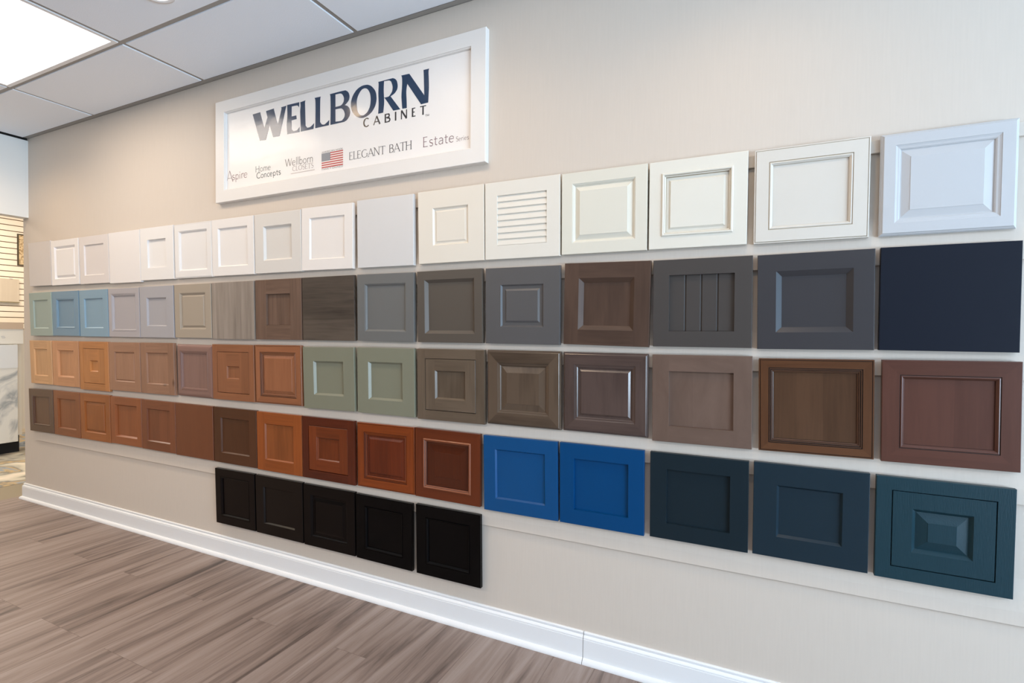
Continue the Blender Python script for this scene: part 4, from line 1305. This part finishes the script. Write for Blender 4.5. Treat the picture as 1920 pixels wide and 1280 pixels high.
# ------------------------------------------------------------------ room beyond the opening
XS = -8.94
mb = MB()
zb, n = 2.854 - 27 * .0762, 34
prof = []
gap = .011
y0, y1 = -1.5, 2.39
for i in range(n):
    za = zb + i * .0762
    z_lo, z_hi = za + gap / 2, za + .0762 - gap / 2
    mb.poly([(XS, y0, z_lo), (XS, y1, z_lo), (XS, y1, z_hi), (XS, y0, z_hi)])
    mb.poly([(XS, y0, z_hi), (XS, y1, z_hi), (XS - .004, y1, z_hi), (XS - .004, y0, z_hi)])
    mb.poly([(XS - .004, y0, z_hi - .004), (XS - .004, y1, z_hi - .004), (XS - .014, y1, z_hi + .003), (XS - .014, y0, z_hi + .003)])
    mb.poly([(XS, y0, z_lo), (XS, y1, z_lo), (XS - .012, y1, z_lo), (XS - .012, y0, z_lo)])
    mb.poly([(XS - .012, y0, z_lo - gap - .006), (XS - .012, y1, z_lo - gap - .006), (XS - .012, y1, z_lo + .006), (XS - .012, y0, z_lo + .006)], mi=1)
mb.box(XS - .04, XS - .0135, y0, y1, zb, zb + n * .0762, mi=0)
o = mb.build('slat_wall_panel', [paint('slat_wall_laminate', (248, 232, 210), 0.5), paint('slat_groove', (120, 88, 58), 0.8)])
tag(o, 'cream slat wall panelling with dark horizontal grooves in the far room', 'slat wall')


def mosaic_mat():
    m, nt, b = newmat('tan_mosaic')
    tc = N(nt, 'ShaderNodeTexCoord')
    vo = N(nt, 'ShaderNodeTexVoronoi')
    vo.inputs['Scale'].default_value = 60.0
    nt.links.new(tc.outputs['Object'], vo.inputs['Vector'])
    rp = N(nt, 'ShaderNodeValToRGB')
    rp.color_ramp.elements[0].color = (*lin((232, 206, 164)), 1)
    rp.color_ramp.elements[1].color = (*lin((150, 118, 78)), 1)
    sp = N(nt, 'ShaderNodeSeparateColor')
    nt.links.new(vo.outputs['Color'], sp.inputs[0])
    nt.links.new(sp.outputs[0], rp.inputs[0])
    nt.links.new(rp.outputs[0], b.inputs['Base Color'])
    b.inputs['Roughness'].default_value = 0.4
    return m


t = thing('mosaic_tile_sample', 'tan mosaic tile sample with dark border hung on the slat wall', 'tile sample', (XS, 1.42, 2.255))
mb = MB()
mb.box(0.0, 0.012, -.135, .135, 0.012, .408)
mb.build('tile_sheet', mosaic_mat(), t)
mb = MB()
for a, b, c, d in ((-.148, .148, .405, .420), (-.148, .148, 0, .014), (-.148, -.133, .014, .405), (.133, .148, .014, .405)):
    mb.box(0.0, 0.014, a, b, c, d)
mb.build('border', paint('dark_border', (74, 62, 42), 0.5), t)
t = thing('sample_board', 'cream striped sample board hanging across the slat wall at far left', 'sample board', (XS, 0.99, 1.765))
mb = MB()
mb.box(0.002, .028, -.29, .29, 0, .300)
mb.build('board', wood('board_print', (232, 214, 190), dark=.92, light=1.03, fine=30, along=1, coat=0), t)
boxobj('hook', 0.0, .034, .195, .225, .300, .318, paint('hook_white', (230, 222, 210)), t)
boxobj('shadow_line', 0.002, .040, -.29, .29, -.012, 0.0, paint('shadow_line_paint', (150, 136, 104)), t)  # dark strip painted as the shadow line along the board's foot

t = thing('display_rack', 'cream slab display rack with header board in the far room', 'display rack', (-7.525, 0.42, 0.002))
boxobj('header_board', -.03, .0, -.45, .366, 1.235, 1.40, paint('header_cream', (238, 228, 212), .5), t)
boxobj('top_trim', -.30, .005, -.45, .366, 1.40, 1.475, paint('trim_tan', (206, 178, 150), .5), t)
boxobj('back_panel', -.055, -.035, -.45, .362, .20, 1.40, paint('panel_cream', (236, 220, 196), .5), t)
boxobj('side_panel', -.30, -.06, .30, .40, .26, 1.40, paint('panel_cream', (230, 214, 190), .5), t)
boxobj('base', -.30, -.10, -.45, .36, 0, .26, M_DARK, t)
text_mesh('lettering', 'ES', -.45 + .57, -.45 + .665, 1.300, .022, ink('ink_header', (204, 198, 190)), T=.2, t=.16, serif=False, parent=t, y=.0006, plane='x')
t = thing('marble_slab', 'white marble slab with grey veins on the display rack', 'stone slab', (-7.52, 0.40, 0.14))
mb = MB()
mb.box(0, .02, -.44, .325, 0, 1.09)
o = mb.build('slab', marble_mat(), t)
md = o.modifiers.new('bevel', 'BEVEL')
md.width = .002
boxobj('white_card', .020, .024, .165, .325, .83, 1.085, paint('white_card_paper', (232, 228, 222), .4), t)
